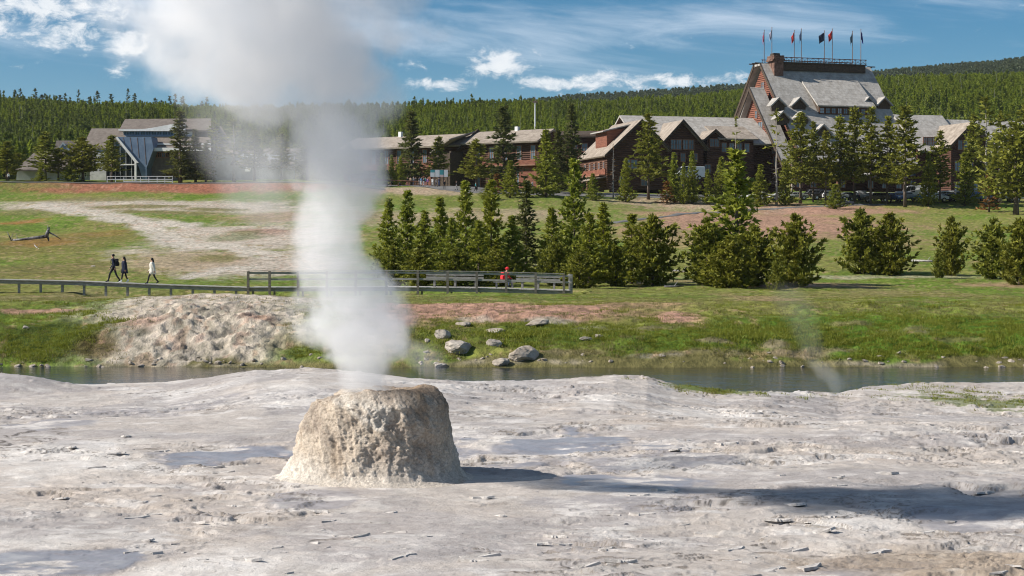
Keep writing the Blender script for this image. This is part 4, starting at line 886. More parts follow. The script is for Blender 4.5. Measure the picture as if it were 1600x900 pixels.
def cross_gable(parent, xc, half, z_eave, z_peak, y_front, y_back, roof='shingle_tan', wall='log_wall', over=1.1, xr=None, z_base=0, wins=(), z_left=None, z_right=None):
    """gable whose ridge runs towards the viewer; front wall, two roof planes, barge boards, windows"""
    xl, xr_ = xc - half, xc + (xr or half); zl = z_eave if z_left is None else z_left; zr = z_eave if z_right is None else z_right
    r_ = MB(); r_.slab([(xc, y_front - over, z_peak), (xc, y_back, z_peak), (xl, y_back, zl), (xl, y_front - over, zl)], .3)
    r_.slab([(xc + .002, y_back, z_peak), (xc + .002, y_front - over, z_peak), (xr_, y_front - over, zr), (xr_, y_back, zr)], .3)
    ro = r_.obj('gable_roof', M[roof], parent)
    bb = MB()
    for (xe, ze) in ((xl, zl), (xr_, zr)):
        bb.prism([(xc, y_front - over - .14, z_peak + .1), (xe, y_front - over - .14, ze + .1), (xe, y_front - over - .14, ze - .4), (xc, y_front - over - .14, z_peak - .5)], (0, .12, 0))
    bb.obj('barge_board', M['wood_dark'], ro)
    i_ = .9; s1 = (z_peak - zl) / (xc - xl); s2 = (z_peak - zr) / (xr_ - xc); zb = lambda x_: z_peak - .36 - (s1 * (xc - x_) if x_ < xc else s2 * (x_ - xc))
    w_ = MB(); w_.prism([(xl + i_, y_front, z_base), (xr_ - i_, y_front, z_base), (xr_ - i_, y_front, zb(xr_ - i_)), (xc, y_front, zb(xc)), (xl + i_, y_front, zb(xl + i_))], (0, .4, 0))
    # cheek walls under the eaves
    if zl > z_base + .5: w_.box(xl + i_, xl + i_ + .4, y_front + .402, y_back, z_base, zb(xl + i_) - .05)
    if zr > z_base + .5: w_.box(xr_ - i_ - .4, xr_ - i_, y_front + .402, y_back, z_base, zb(xr_ - i_) - .05)
    w_.obj('gable_wall', M[wall], parent)
    for (wx0, wx1, wz0, wz1) in wins: window(parent, wx0, wx1, wz0, wz1, y_front)
    return ro
def dormer(parent, xc, half, z_base, z_peak, y_front, slope_y, roof='shingle_pale', wall='wood_dark'):
    """small gabled dormer poking out of a front slope; slope_y(z) gives the slope's y at height z"""
    z_eave = z_peak - half * .95
    d = MB(); yb = slope_y(z_peak) + .4; ye = slope_y(z_eave) + .4
    d.slab([(xc, y_front - .8, z_peak), (xc, yb, z_peak), (xc - half - .5, ye, z_eave - .4), (xc - half - .5, y_front - .8, z_eave - .4)], .25)
    d.slab([(xc + .002, yb, z_peak), (xc + .002, y_front - .8, z_peak), (xc + half + .5, y_front - .8, z_eave - .4), (xc + half + .5, ye, z_eave - .4)], .25)
    ro = d.obj('dormer_roof', M[roof], parent)
    w_ = MB(); w_.prism([(xc - half, y_front, z_base), (xc + half, y_front, z_base), (xc + half, y_front, z_eave - .2), (xc, y_front, z_peak - .3), (xc - half, y_front, z_eave - .2)], (0, slope_y(z_base) - y_front + .3, 0))
    wo = w_.obj('dormer', M[wall], parent)
    window(wo, xc - half * .38, xc + half * .38, z_base + (z_eave - z_base) * .25, z_eave + half * .1, y_front, frame='wood_trim')
    return wo

# --- the tall log lodge
F = Frame(1263, 400, R(18), z=16.0)
lodge = empty('log_lodge', F.o, F.rot, 'huge steep roofed log lodge with roof deck and flags', 'lodge')
zr = F.y(1263, 103, 0)[1]; xl, xr_ = F.y(1183, 103, 0)[0], F.y(1354, 103, 0)[0]
k = .93                                              # run per rise of the great roof
SL = lambda z: -1.6 - (zr - z) * k                    # y of the front slope at height z
DECK = 2.0
ze = 5.5
b = MB(); b.slab([(xl, -1.6, zr), (xr_, -1.6, zr), (xr_, SL(ze), ze), (xl, SL(ze), ze)], .5)
b.slab([(xr_, 1.6, zr), (xl, 1.6, zr), (xl, 1.6 + (zr - ze) * k, ze), (xr_, 1.6 + (zr - ze) * k, ze)], .5)
b.box(xl, xr_, -1.6, 1.6, zr - .45, zr - .02)
b.obj('roof', M['shingle_pale'], lodge)
# broad lower roof that carries on past both ends
zl_ = F.y(1173, 136, -3.9)[1]; xe0 = F.y(1173, 136, -3.9)[0]; xe1 = F.y(1388, 137, SL(zl_))[0]
for (a0, a1) in ((xe0, xl - .01), (xr_ + .01, xe1)):
    b = MB(); y0 = -1.6 - (zr - zl_) * k + 3.2
    b.slab([(a0, y0, zl_), (a1, y0, zl_), (a1, y0 - (zl_ - ze) * k, ze), (a0, y0 - (zl_ - ze) * k, ze)], .45)
    b.slab([(a1, y0 + .002, zl_), (a0, y0 + .002, zl_), (a0, y0 + (zl_ - ze) * k * .9, ze), (a1, y0 + (zl_ - ze) * k * .9, ze)], .45)
    b.obj('end_roof', M['shingle_pale'], lodge)
y0 = -1.6 - (zr - zl_) * k + 3.2
# gable end walls, red logs, facing left
def gwall(x_, ya, za, run, zb_, mat, th=.4, nm='gable_wall'):
    q_ = MB(); q_.prism([(x_, ya, za), (x_, ya - (za - zb_) * run, zb_), (x_, ya + (za - zb_) * run, zb_)], (th, 0, 0)); return q_.obj(nm, M[mat], lodge)
gwall(xl + 1.2, 0, zr - .5, k * .96, 6, 'log_wall_red')
q_ = MB(); hw = (zl_ - .6 - 6) * k * .93
q_.prism([(xe0 + 1.3, y0, zl_ - .6), (xe0 + 1.3, y0 - hw, 6.0), (xe0 + 1.3, y0 - hw, 0), (xe0 + 1.3, y0 + hw, 0), (xe0 + 1.3, y0 + hw, 6.0)], (.5, 0, 0)); q_.obj('gable_wall', M['log_wall_red'], lodge)
gwall(xr_ - 1.5, 0, zr - .5, k * .96, 6, 'log_wall')
# barge boards along the left rakes
bb = MB()
for (x_, yc_, zt_, zb2) in ((xl - .18, 0, zr + .1, 6.0), (xe0 - .18, y0, zl_ + .1, ze)):
    for sg in (-1, 1):
        off = 1.6 if yc_ == 0 else 0
        bb.prism([(x_, yc_ + sg * off, zt_), (x_, yc_ + sg * (off + (zt_ - zb2) * k), zb2), (x_, yc_ + sg * (off + (zt_ - zb2) * k), zb2 - .8), (x_, yc_ + sg * off, zt_ - .9)], (.16, 0, 0))
bb.obj('barge_board', M['wood_dark'], lodge)
# windows on the red gable wall
for (px, py, ww, hh) in [(1186, 165, 1.0, 1.7), (1182, 179, 1.0, 1.5), (1188.5, 199, 2.0, 2.2), (1195, 225, 1.8, 2.4), (1198, 246, 1.8, 2.2), (1180, 205, 1.2, 1.8), (1180, 230, 1.4, 2.0), (1209, 232, 1.2, 2.0), (1212, 252, 1.4, 2.0)]:
    yy_, zz_ = F.x(px, py, xe0 + 1.3); window(lodge, yy_ - ww / 2, yy_ + ww / 2, zz_ - hh / 2, zz_ + hh / 2, xe0 + 1.3, nx=(-1, 0))
yy_, zz_ = F.x(1192, 133, xl + 1.2); window(lodge, yy_ - .6, yy_ + .6, zz_ - .8, zz_ + .6, xl + 1.2, nx=(-1, 0))
# roof deck with fascia and log railing
dx0, dx1 = F.y(1207, 107, -2.2)[0], F.y(1348, 107, -2.2)[0]; dz0, dz1 = F.y(1280, 113, -2.2)[1], F.y(1280, 101, -2.2)[1]
b = MB(); b.box(dx0, dx1, -3.4, 2.6, dz0 + .1, dz1); b.obj('deck_fascia', M['wood_dark'], lodge)
b = MB(); b.box(dx0 - .25, dx1 + .25, -3.7, 2.9, dz1, dz1 + .18); deck = b.obj('roof_deck', M['wood_dark'], lodge)
b = MB(); zt_ = dz1 + 1.15
for yy_ in (-3.55, 2.75):
    b.tube([(dx0 - .2, yy_, zt_), (dx1 + .2, yy_, zt_)], .085, 5); b.tube([(dx0 - .2, yy_, dz1 + .5), (dx1 + .2, yy_, dz1 + .5)], .05, 5)
    n = 17
    for i in range(n + 1):
        x_ = dx0 + (dx1 - dx0) * i / n; b.tube([(x_, yy_, dz1 + .1), (x_, yy_, zt_ + .1)], .06, 5)
        if i < n:
            x2 = dx0 + (dx1 - dx0) * (i + 1) / n; b.tube([(x_, yy_ - .05, dz1 + .2), (x2, yy_ - .05, zt_)], .035, 4); b.tube([(x2, yy_ + .05, dz1 + .2), (x_, yy_ + .05, zt_)], .035, 4)
ro = b.obj('deck_railing', M['wood_brown'], lodge); tag(ro, kind='stuff')
# projecting ridge logs at both ends
b = MB()
for x_ in (xl - 1.2, xr_ - .6):
    for yy_ in (-1.4, 0, 1.4): b.tube([(x_, yy_, zr + .1), (x_ + 1.9, yy_, zr + .1)], .12, 5)
tag(b.obj('ridge_log', M['wood_dark'], lodge), kind='stuff')
# stone chimney of stacked courses
cx0, cz1 = F.y(1208.5, 85, -1.6); b = MB(); rg = random.Random(4)
b.box(cx0 - 1.05, cx0 + 1.05, -4.2, -1.2, dz0 - 4.0, dz1 + .25)
for i in range(4):
    z_ = dz1 + .25 + i * .30
    for j in range(4):
        u0 = -1.5 + j * .75 + rg.uniform(-.1, .1); wv = .72
        b.box(cx0 + u0 * (1 - i * .07), cx0 + (u0 + wv) * (1 - i * .07), -4.3 - rg.uniform(0, .2), -1.1 + rg.uniform(-.1, .2), z_ + .004, z_ + .29 + rg.uniform(-.04, .0))
ch = b.obj('chimney', M['stone_brown'], lodge)
b = MB(); b.box(cx0 - .75, cx0 + .75, -3.2, -1.6, dz1 + 1.48, dz1 + 1.85); b.box(cx0 - .7, cx0 + .7, -3.2, -1.5, dz1 + 1.88, dz1 + 2.0); b.obj('chimney_cap', M['wood_dark'], ch)
# long shed dormer
zs1 = zr - 2.6; ys1 = SL(zs1) + .2; s0, s1 = F.y(1269, 166, SL(zs1) - 5)[0], F.y(1351, 166, SL(zs1) - 5)[0]
q1 = F.y(1300, 166, SL(zr - 7.7) - 2.2); zs0 = q1[1]; ys0 = SL(zs0) - 2.4
b = MB(); b.slab([(s0 - .6, ys1, zs1 + .05), (s1 + .6, ys1, zs1 + .05), (s1 + .6, ys0, zs0), (s0 - .6, ys0, zs0)], .3); sd_ = b.obj('shed_dormer_roof', M['shingle_pale'], lodge)
b = MB(); b.prism([(s0, ys0 + .7, zs0 - 1.9), (s0, ys0 + .7, zs0 - .1), (s0, ys1, zs1 - .3), (s0, SL(zs0 - 1.9) + .3, zs0 - 1.9)], (s1 - s0, 0, 0)); sw_ = b.obj('shed_dormer', M['wood_dark'], lodge)
n = 9
for i in range(n):
    xw = s0 + (i + .5) * (s1 - s0) / n; window(sw_, xw - .42, xw + .42, zs0 - 1.55, zs0 - .55, ys0 + .7, frame='wood_brown', pane='curtain_pane' if i in (0, 3) else 'window_glass')
for (px, py, hf) in [(1219, 151.5, 1.45), (1252, 151, 1.5), (1226, 172.5, 1.45), (1255, 173, 1.55), (1360, 150.5, 1.45), (1385, 150.5, 1.45), (1289, 193, 1.7)]:
    zz_ = zr - 8.0
    for _ in range(6):
        x_, z_ = F.y(px, py, SL(zz_) - 1.9); zz_ = z_ - 1.6
    dormer(lodge, x_, hf, z_ - 2.9, z_, SL(z_ - 2.6) + .2, SL)
# lower front: walls in the shade of the eaves, porch, windows
ye = SL(ze)
b = MB(); b.box(xe0 + 1.3, xe1 - 1.0, ye + 1.8, ye + 2.3, 0, 6.6); b.obj('front_wall', M['log_wall'], lodge)
for i in range(9):
    xw = xe0 + 3 + i * (xe1 - xe0 - 5) / 8; window(lodge, xw - .6, xw + .6, 3.4, 5.0, ye + 1.8); 
    if i != 4: window(lodge, xw - .6, xw + .6, .8, 2.4, ye + 1.8)
b = MB(); xm = (xe0 + xe1) / 2; b.slab([(xm - 8, ye + 1.75, 4.1), (xm + 8, ye + 1.75, 4.1), (xm + 8, ye - 5.5, 2.9), (xm - 8, ye - 5.5, 2.9)], .3); b.obj('porch_roof', M['shingle_pale'], lodge)
for i in range(5): b = MB(); x_ = xm - 7.4 + i * 3.7; b.tube([(x_, ye - 5.0, 0), (x_, ye - 5.0, 2.75)], .25, 7); b.obj('porch_post', M['wood_brown'], lodge)

# flags: eight poles on the deck
FLAGS = [(1194, 48, (.30, .03, .06), 'furled dark red and white flag', -1, .25), (1206, 44, (.35, .33, .42), 'pale furled flag with a purple tinge', -1, .5), (1241, 48.5, (.50, .03, .02), 'plain red flag hanging limp', -1, .6), (1252, 46, (.02, .035, .10), 'navy flag hanging close to its pole', -1, .35),
         (1288, 49, (.008, .02, .05), 'dark blue flag blown to the left', -1, 1.25), (1300.5, 46, (.50, .03, .02), 'red flag blown to the left', -1, .9), (1332, 49.5, (.01, .03, .05), 'dark green blue furled flag', -1, .45), (1345, 47, (.01, .025, .16), 'bright blue flag hanging limp', 1, .4)]
WHERE = ['leftmost pole beside the chimney', 'pole right behind the chimney', 'third pole of the roof deck', 'pole right of the plain red flag', 'pole at the middle of the deck', 'pole right of the deck middle', 'second pole from the right end of the deck', 'last pole at the right end of the deck']
for i, ((px, top, fc, txt, sg, wd), wh) in enumerate(zip(FLAGS, WHERE)):
    yl = -2.6 if i % 2 == 0 else 1.9
    xb, zb_ = F.y(px, 97, yl); x2, z2 = F.y(px, top, yl)
    p0 = F.o + Vector((xb * F.c - yl * F.s, xb * F.s + yl * F.c, dz1 + .18)); hgt = z2 - dz1 - .18
    e = empty('flagpole', p0, F.rot, f'{txt} on the {wh}', 'flagpole', 'flagpoles on the roof deck of the lodge')
    b = MB(); b.tube([(0, 0, 0), (0, 0, hgt)], [.085, .055], 6); b.obj('pole', M['pole_metal'], e)
    b = MB(); b.tube([(0, 0, hgt), (0, 0, hgt + .1), (0, 0, hgt + .22)], [.06, .12, .03], 6); b.obj('finial', M['pole_metal'], e)
    pm('flag_cloth_%d' % i, fc, tuple(min(1, c_ * 1.5 + .01) for c_ in fc), 1.5, .8)
    nu_, nv_ = 7, 9; V_ = []
    for v_ in range(nv_):
        for u_ in range(nu_):
            uu, vv = u_ / (nu_ - 1), v_ / (nv_ - 1)
            V_.append((sg * (.07 + wd * uu), .16 * math.sin(uu * 9 + vv * 2) * (.4 + uu), hgt - .25 - 1.75 * vv - (1.1 if wd < 1 else .8) * uu ** 1.2))
    mef = np_mesh('flag', np.array(V_), grid_faces(nv_, nu_), M['flag_cloth_%d' % i], True); fo = link('flag', mef, e)
    sm = fo.modifiers.new('thick', 'SOLIDIFY'); sm.thickness = .015

# --- middle wing with cross gables
F = Frame(1068, 385, R(16), z=15.9)
wing = empty('lodge_wing', F.o, F.rot, 'dark log lodge wing with three cross gables left of the tall lodge', 'lodge wing')
zr = F.y(1060, 182, 4)[1]; x0, x1 = F.y(968, 182, 4)[0], F.y(1200, 182, 4)[0]
zev = F.y(1150, 220, -6)[1]; sl = (zr - zev) / 10.0
gable_roof_x(wing, x0, x1, 4, zr, -7.0, zr - 11 * sl, 15, zr - 11 * sl, 'shingle_pale')
b = MB(); b.box(x0 + 1, x1 - .5, -5.0, -4.6, 0, zr - 9.2 * sl); b.box(x0 + 1, x1 - .5, 13, 13.4, 0, zr - 9.2 * sl); b.obj('wall', M['log_wall'], wing)
b = MB(); b.prism([(x0 + 1, 13.0, 0), (x0 + 1, -4.55, 0), (x0 + 1, -4.55, zr - 9 * sl), (x0 + 1, 4, zr - .4), (x0 + 1, 13.0, zr - 9.4 * sl)], (.4, 0, 0)); b.obj('end_wall', M['log_wall_red'], wing)
# big left gable coming forward
yf = -13.0; xp, zp = F.y(1000.5, 187, yf); xa, za = F.y(944.5, 243, yf - 1); xb, zb_ = F.y(1035, 223, yf)
cross_gable(wing, xp, xp - xa, za, zp, yf, 4, 'shingle_tan', 'log_wall', 1.0, xr=(xb - xp) * 1.35, z_right=zp - (zp - zb_) * 1.35,
            wins=[(xp - 3.4, xp - 2.2, 4.2, 5.9), (xp - 1.9, xp - .7, 4.2, 5.9), (xp + .9, xp + 2.0, 4.2, 5.9), (xp - 4.4, xp - 3.3, .9, 2.6), (xp + .2, xp + 1.4, .9, 2.6)])
# its lit left side: balcony, porch
xs_ = xa + .9
b = MB(); b.box(xs_ - .25, xs_ - .02, yf + .5, 2.5, 3.0, 4.1); b.obj('balcony_railing', M['wood_red'], wing)
b = MB(); b.box(xs_ - 1.5, xs_ - .02, yf + .5, 2.5, 2.72, 2.98); b.obj('balcony_floor', M['wood_trim'], wing)
b = MB(); b.slab([(xs_ - .02, 2.6, 2.7), (xs_ - .02, yf + .3, 2.7), (xs_ - 3.2, yf + .3, 2.0), (xs_ - 3.2, 2.6, 2.0)], .2); b.obj('porch_roof', M['shingle_tan'], wing)
for i in range(6): y_ = yf + .7 + i * 2.9; b = MB(); b.tube([(xs_ - 2.9, y_, 0), (xs_ - 2.9, y_, 1.85)], .18, 6); b.obj('porch_post', M['wood_trim'], wing)
for i in range(5): y_ = yf + 2 + i * 2.9; window(wing, y_ - .5, y_ + .5, 4.3, 5.5, xs_, nx=(-1, 0))
# shed dormer on the lit slope of the left gable
ysA, ysB = yf + 4, yf + 11; slope = (zp - za) / (xp - xa)
b = MB(); xd = xa + 2.2; zt2 = zp - .6
b.prism([(xd, ysA, za + slope * 2.2 - .1), (xd, ysA, zt2 - 1.2), (xp - (zp - zt2 + .8) / slope, ysA, zt2 - .9), ], (0, ysB - ysA, 0)); dm = b.obj('dormer', M['wood_red'], wing)
b = MB(); b.slab([(xp - .6 / slope, ysA - .5, zt2), (xp - .6 / slope, ysB + .5, zt2), (xd - 1.0, ysB + .5, zt2 - 1.5), (xd - 1.0, ysA - .5, zt2 - 1.5)], .22); b.obj('dormer_roof', M['shingle_pale'], dm)
# middle gable
yf = -10.0; xp, zp = F.y(1068, 187, yf - 1); xa, za = F.y(1035, 223, yf - 1)
wz = F.y(1066, 226, yf)[1]; wz2 = F.y(1066, 246, yf)[1]; ws = [F.y(p_, 226, yf)[0] for p_ in (1052, 1060.5, 1071, 1080)]
cross_gable(wing, xp, (xp - xa) * 1.12, zp - (zp - za) * 1.12, zp, yf, 4, 'shingle_tan', 'log_wall', 1.0, xr=(xp - xa) * 1.25, z_right=zp - (zp - za) * 1.25,
            wins=[(a_ - .48, a_ + .48, wz - .9, wz + .9) for a_ in ws] + [(ws[0] - .3, ws[0] + .7, wz2 - .8, wz2 + .8), (ws[2] - 1.0, ws[2] - .1, wz2 - .8, wz2 + .8), (ws[3] + .3, ws[3] + 1.3, wz2 - .8, wz2 + .8), (ws[1], ws[1] + 1.0, .9, 2.6)])
# small gable, then the shed roof towards the tall lodge
yf = -9.0; xp, zp = F.y(1119, 202, yf - 1); xa, za = F.y(1101, 217.5, yf - 1)
cross_gable(wing, xp, xp - xa, za, zp, yf, 1.0, 'shingle_tan', 'log_wall', .8, wins=[(xp - .9, xp - .05, zp - 3.4, zp - 1.9), (xp + .1, xp + .95, zp - 3.4, zp - 1.9), (xp - 2, xp - .8, 3.8, 5.4), (xp + .6, xp + 1.8, 3.8, 5.4)])
xa, za = F.y(1124, 216, -10); xb, _ = F.y(1186, 216, -10); _, zt2 = F.y(1150, 197, -3)
b = MB(); b.slab([(xa, -2.0, zt2), (xb, -2.0, zt2), (xb, -10, za), (xa, -10, za)], .3); b.obj('shed_roof', M['shingle_tan'], wing)
b = MB(); b.box(xa + .6, xb - .6, -8.6, -8.2, 0, za - .1); b.obj('bay_wall', M['log_wall'], wing)
for i in range(4): xw = xa + 1.6 + i * (xb - xa - 3) / 3.4; window(wing, xw - .5, xw + .5, za - 2.6, za - .9, -8.6); window(wing, xw - .5, xw + .5, 1.0, 2.8, -8.6)
for px in (1008, 1018, 1027): xw, zz_ = F.y(px, 240, -5.0); window(wing, xw - .5, xw + .5, zz_ - .8, zz_ + .8, -5.0)

# --- long log wing to the left
F = Frame(730, 392, R(-33), z=16.3)
lw = empty('lodge_wing', F.o, F.rot, 'long low log wing with plain shake roof behind the crowd', 'lodge wing')
zr = F.y(863, 203, 5)[1]; x1 = F.y(866, 203, 5)[0]; x0 = F.y(556, 222, 5)[0]; zev = F.y(856, 221, -1.5)[1]
xg = F.y(717, 218, -2)[0]
for (a0, a1, dz) in ((x0, xg - .15, 0), (xg + .15, x1, .25)): gable_roof_x(lw, a0, a1, 5, zr + dz, -1.6, zev + dz, 11.6, zev + dz, 'shingle_tan')
b = MB(); b.box(x0 + .5, x1 - .5, 0, .4, 0, zev); b.obj('wall', M['log_wall'], lw)
b = MB(); b.prism([(x1 - .9, 10, 0), (x1 - .9, 0.41, 0), (x1 - .9, 0.41, zev + .1), (x1 - .9, 5, zr - .4), (x1 - .9, 10, zev + .1)], (.4, 0, 0)); b.obj('end_wall', M['log_wall'], lw)
b = MB(); b.prism([(xg - .12, -2.6, zev - 1.0), (xg - .12, 5, zr + .9), (xg - .12, 12, zev - .5), (xg - .12, 5, zr - 1.2), ], (.24, 0, 0)); b.obj('party_gable', M['wood_dark'], lw)
# cross gable porch under the party gable
b = MB(); b.slab([(xg - .13, 4.5, zr + .5), (xg - .13, -5.5, zr - 1.8), (xg - 5, -5.5, zev - 1.6), (xg - 5, 0, zev + .4)], .25); b.obj('gable_roof', M['shingle_tan'], lw)
b = MB(); b.box(xg - 4.6, xg - .3, -4.8, -4.5, 0, zev - 1.8); b.box(xg - .7, xg - .3, -4.49, -.01, 0, zev - 1.4); b.obj('stair_wall', M['wood_dark'], lw)
z1, z2 = zev * .36, zev * .62
b = MB(); b.box(x0 + .5, xg - 5.2, -1.2, -1.08, z2 - .75, z2 + .15); b.box(xg + 1.0, x1 - .7, -1.2, -1.08, z2 - .75, z2 + .15); tag(b.obj('balcony_railing', M['wood_red'], lw), kind='stuff')
b = MB(); b.box(x0 + .5, xg - 5.2, -1.3, -.01, z2 - 1.0, z2 - .76); b.box(xg + 1.0, x1 - .7, -1.3, -.01, z2 - 1.0, z2 - .76); tag(b.obj('balcony_floor', M['wood_trim'], lw), kind='stuff')
nw = 15
for i in range(nw):
    xw = x0 + 2 + i * (x1 - x0 - 4) / (nw - 1)
    if abs(xw - xg + 2.5) < 3: continue
    window(lw, xw - .5, xw + .5, z2 + .35, zev - .6, 0, frame='wood_trim'); window(lw, xw - .5, xw + .5, .9, z1 + .5, 0, frame='wood_trim')
for (px, w_) in ((667, 2.4), (822, 3.2), (838, 2.0)):
    xw, _ = F.y(px, 260, -.05); b = MB(); b.box(xw - w_ / 2, xw + w_ / 2, -.25, -.01, 0, z2 - 1.05); b.obj('red_bay', M['wood_red'], lw)
for (px) in (626, 808): b = MB(); xw, zz_ = F.y(px, 208, 5); b.box(xw - .35, xw + .35, 4.6, 5.4, zr - .6, zr + 1.0); b.obj('vent', M['white_paint'], lw)
# dark block joining the long wing to the gabled wing
F = Frame(905, 398, R(-10), z=16.3); jb = empty('lodge_block', F.o, F.rot, 'small dark roofed block between the long wing and the gabled wing', 'lodge block')
b = MB(); h1 = F.y(905, 207, 0)[1]; b.box(-4.2, 4.2, 0, 9, 0, h1 - .5); b.obj('wall', M['log_wall'], jb)
b = MB(); b.slab([(-4.8, 4.5, h1 + .6), (4.8, 4.5, h1 + .6), (4.8, -1, h1 - .9), (-4.8, -1, h1 - .9)], .3); b.slab([(4.8, 4.502, h1 + .6), (-4.8, 4.502, h1 + .6), (-4.8, 10, h1 - .9), (4.8, 10, h1 - .9)], .3); b.obj('roof', M['wood_dark'], jb)
window(jb, -1.5, -.4, h1 - 4, h1 - 2.4, 0); window(jb, .6, 1.7, h1 - 4, h1 - 2.4, 0)

# --- right wing
F = Frame(1475, 392, R(17), z=14.9)
rw = empty('lodge_wing', F.o, F.rot, 'right lodge wing with shaded blue grey roof behind the pines', 'lodge wing')
zr = F.y(1450, 180, 4)[1]; xa = F.y(1395, 180, 4)[0]; xb = F.y(1472, 180, 4)[0]; xc = F.y(1640, 186, 4)[0]; sl = .72
gable_roof_x(rw, xa, xb, 4, zr, -7.5, zr - 11.5 * sl, 14, zr - 10 * sl, 'shingle_pale'); gable_roof_x(rw, xb + .02, xc, 4, zr - .8, -7.0, zr - .8 - 11 * sl, 14, zr - .8 - 10 * sl, 'shingle_pale')
b = MB(); b.box(xa + .5, xc - .5, -5.5, -5.1, 0, zr - .8 - 9.6 * sl); b.obj('wall', M['log_wall'], rw)
yf = -12; xp, zp = F.y(1521, 190, yf - 1); xq, zq = F.y(1484, 229, yf - 1)
cross_gable(rw, xp, xp - xq, zq, zp, yf, 3.5, 'shingle_tan', 'log_wall', 1.0, wins=[(xp - 2.9, xp - 2.0, zp - 5.6, zp - 3.8), (xp - 1.6, xp - .7, zp - 5.6, zp - 3.8), (xp + .6, xp + 1.5, zp - 5.6, zp - 3.8), (xp - 3.6, xp - 2.5, zp - 10, zp - 8), (xp - .6, xp + .5, zp - 10, zp - 8), (xp - 3.6, xp - 2.4, 1, 3), (xp + .4, xp + 1.6, 1, 3)])
for px in (1446, 1453, 1460, 1478, 1560, 1575): xw, zz_ = F.y(px, 221, -5.5); window(rw, xw - .45, xw + .45, zz_ - .8, zz_ + .8, -5.5); window(rw, xw - .45, xw + .45, 1, 2.8, -5.5)

# --- visitor building at the left
F = Frame(225, 372, R(-9), z=17.0)
vc = empty('visitor_building', F.o, F.rot, 'modern brown roofed building with slanting blue wall and clerestory', 'visitor building')
Yf = lambda px, py, y_: Vector((F.y(px, py, y_)[0], y_, F.y(px, py, y_)[1]))
def poly(pts, off, nm, mat, par=None): b = MB(); b.prism(pts, off); return b.obj(nm, M[mat], par or vc)
# top storey: roof, swept white fascia, clerestory band
poly([Yf(195.5, 186, 9), Yf(330, 185, 9), Yf(330, 203, 2), Yf(186, 203, 2)], (0, 0, -.3), 'upper_roof', 'shingle_brown')
b = MB(); n = 14; top = []; bot = []
for i in range(n + 1):
    px = 186 + (290 - 186) * i / n; rise = 9.0 * sst(.30, .95, i / n); top.append(Yf(px, 202 - rise, 1.95)); bot.append(Yf(px, 205.0 - (0 if i else 1), 1.95))
b.prism(top + bot[::-1], (0, -.35, 0)); b.obj('white_fascia', M['white_paint'], vc)
poly([Yf(191, 205, 2.5), Yf(300, 205, 2.5), Yf(300, 214, 2.5), Yf(196, 214, 2.5)], (0, .3, 0), 'clerestory_wall', 'white_paint')
for i in range(9):
    p0, p1 = Yf(194.5 + i * 8.6, 205.6, 2.5), Yf(201.0 + i * 8.6, 210.2, 2.5); window(vc, p0.x, p1.x, p1.z, p0.z, 2.5, frame='blue_cladding', pane='dark_glass')
poly([Yf(194, 210.8, 2.1), Yf(300, 210.8, 2.1), Yf(300, 213.4, 2.1), Yf(196, 213.4, 2.1)], (0, .3, 0), 'sill_band', 'blue_cladding')
# left roof
poly([Yf(143, 200.7, 10), Yf(200, 200.7, 10), Yf(200, 231, 3), Yf(128, 231, 3)], (0, 0, -.3), 'left_roof', 'shingle_brown')
poly([Yf(132, 231.5, 3.2), Yf(200, 231.5, 3.2), Yf(200, 283, 3.2), Yf(132, 283, 3.2)], (0, .4, 0), 'left_wall', 'pale_wall')
# slanting wedge of blue cladding above the glass entrance
A_, B_, D_, E_ = Yf(181, 214, -4), Yf(236, 214, -2), Yf(228, 283, -1.5), Yf(213, 254, -3)
wedge = poly([A_, Yf(236, 214, -4), Yf(240, 232, -4), Yf(229, 262, -4), Yf(229, 284, -4), Yf(224, 284, -4), Yf(216, 258, -4)], (0, 3.5, 0), 'blue_wedge', 'blue_cladding')
for px in (192, 203, 214, 225): b = MB(); p0 = Yf(px, 214.6, -4.0); p1 = Yf(px + 3, 214 + 3 + (px - 181) * .9, -4.0); b.prism([p0, p0 + Vector((.07, 0, 0)), p1 + Vector((.07, 0, 0)), p1], (0, -.05, 0)); b.obj('panel_joint', M['pole_metal'], wedge)
b = MB(); b.prism([Yf(179.5, 213.5, -4.4), Yf(183.0, 213.5, -4.4), Yf(216.5, 254.5, -4.4), Yf(211, 254.5, -4.4)], (0, 1.2, 0)); b.obj('white_edge', M['white_paint'], vc)
poly([Yf(181, 219, -1.5), Yf(224, 268, -1.5), Yf(224, 284, -1.5), Yf(166, 284, -1.5), Yf(166, 219, -1.5)], (0, .2, 0), 'glass_front', 'dark_glass')
for px, r0 in ((172, 222), (180, 222), (188, 226), (197, 236), (206, 247)): b = MB(); p0, p1 = Yf(px - .35, r0, -1.55), Yf(px + .35, 284, -1.55); b.box(p0.x, p1.x, -1.66, -1.51, p1.z, p0.z); b.obj('mullion', M['pale_wall'], vc)
b = MB(); p0, p1 = Yf(166, 256.6, -1.7), Yf(213, 258, -1.7); b.box(p0.x, p1.x, -1.9, -1.67, p1.z, p0.z); b.obj('transom', M['white_paint'], vc)
b = MB(); p0, p1 = Yf(210.8, 254, -4.2), Yf(213.8, 284, -4.2); b.box(p0.x, p1.x, -4.5, -4.1, p1.z, p0.z); b.obj('white_column', M['white_paint'], vc)
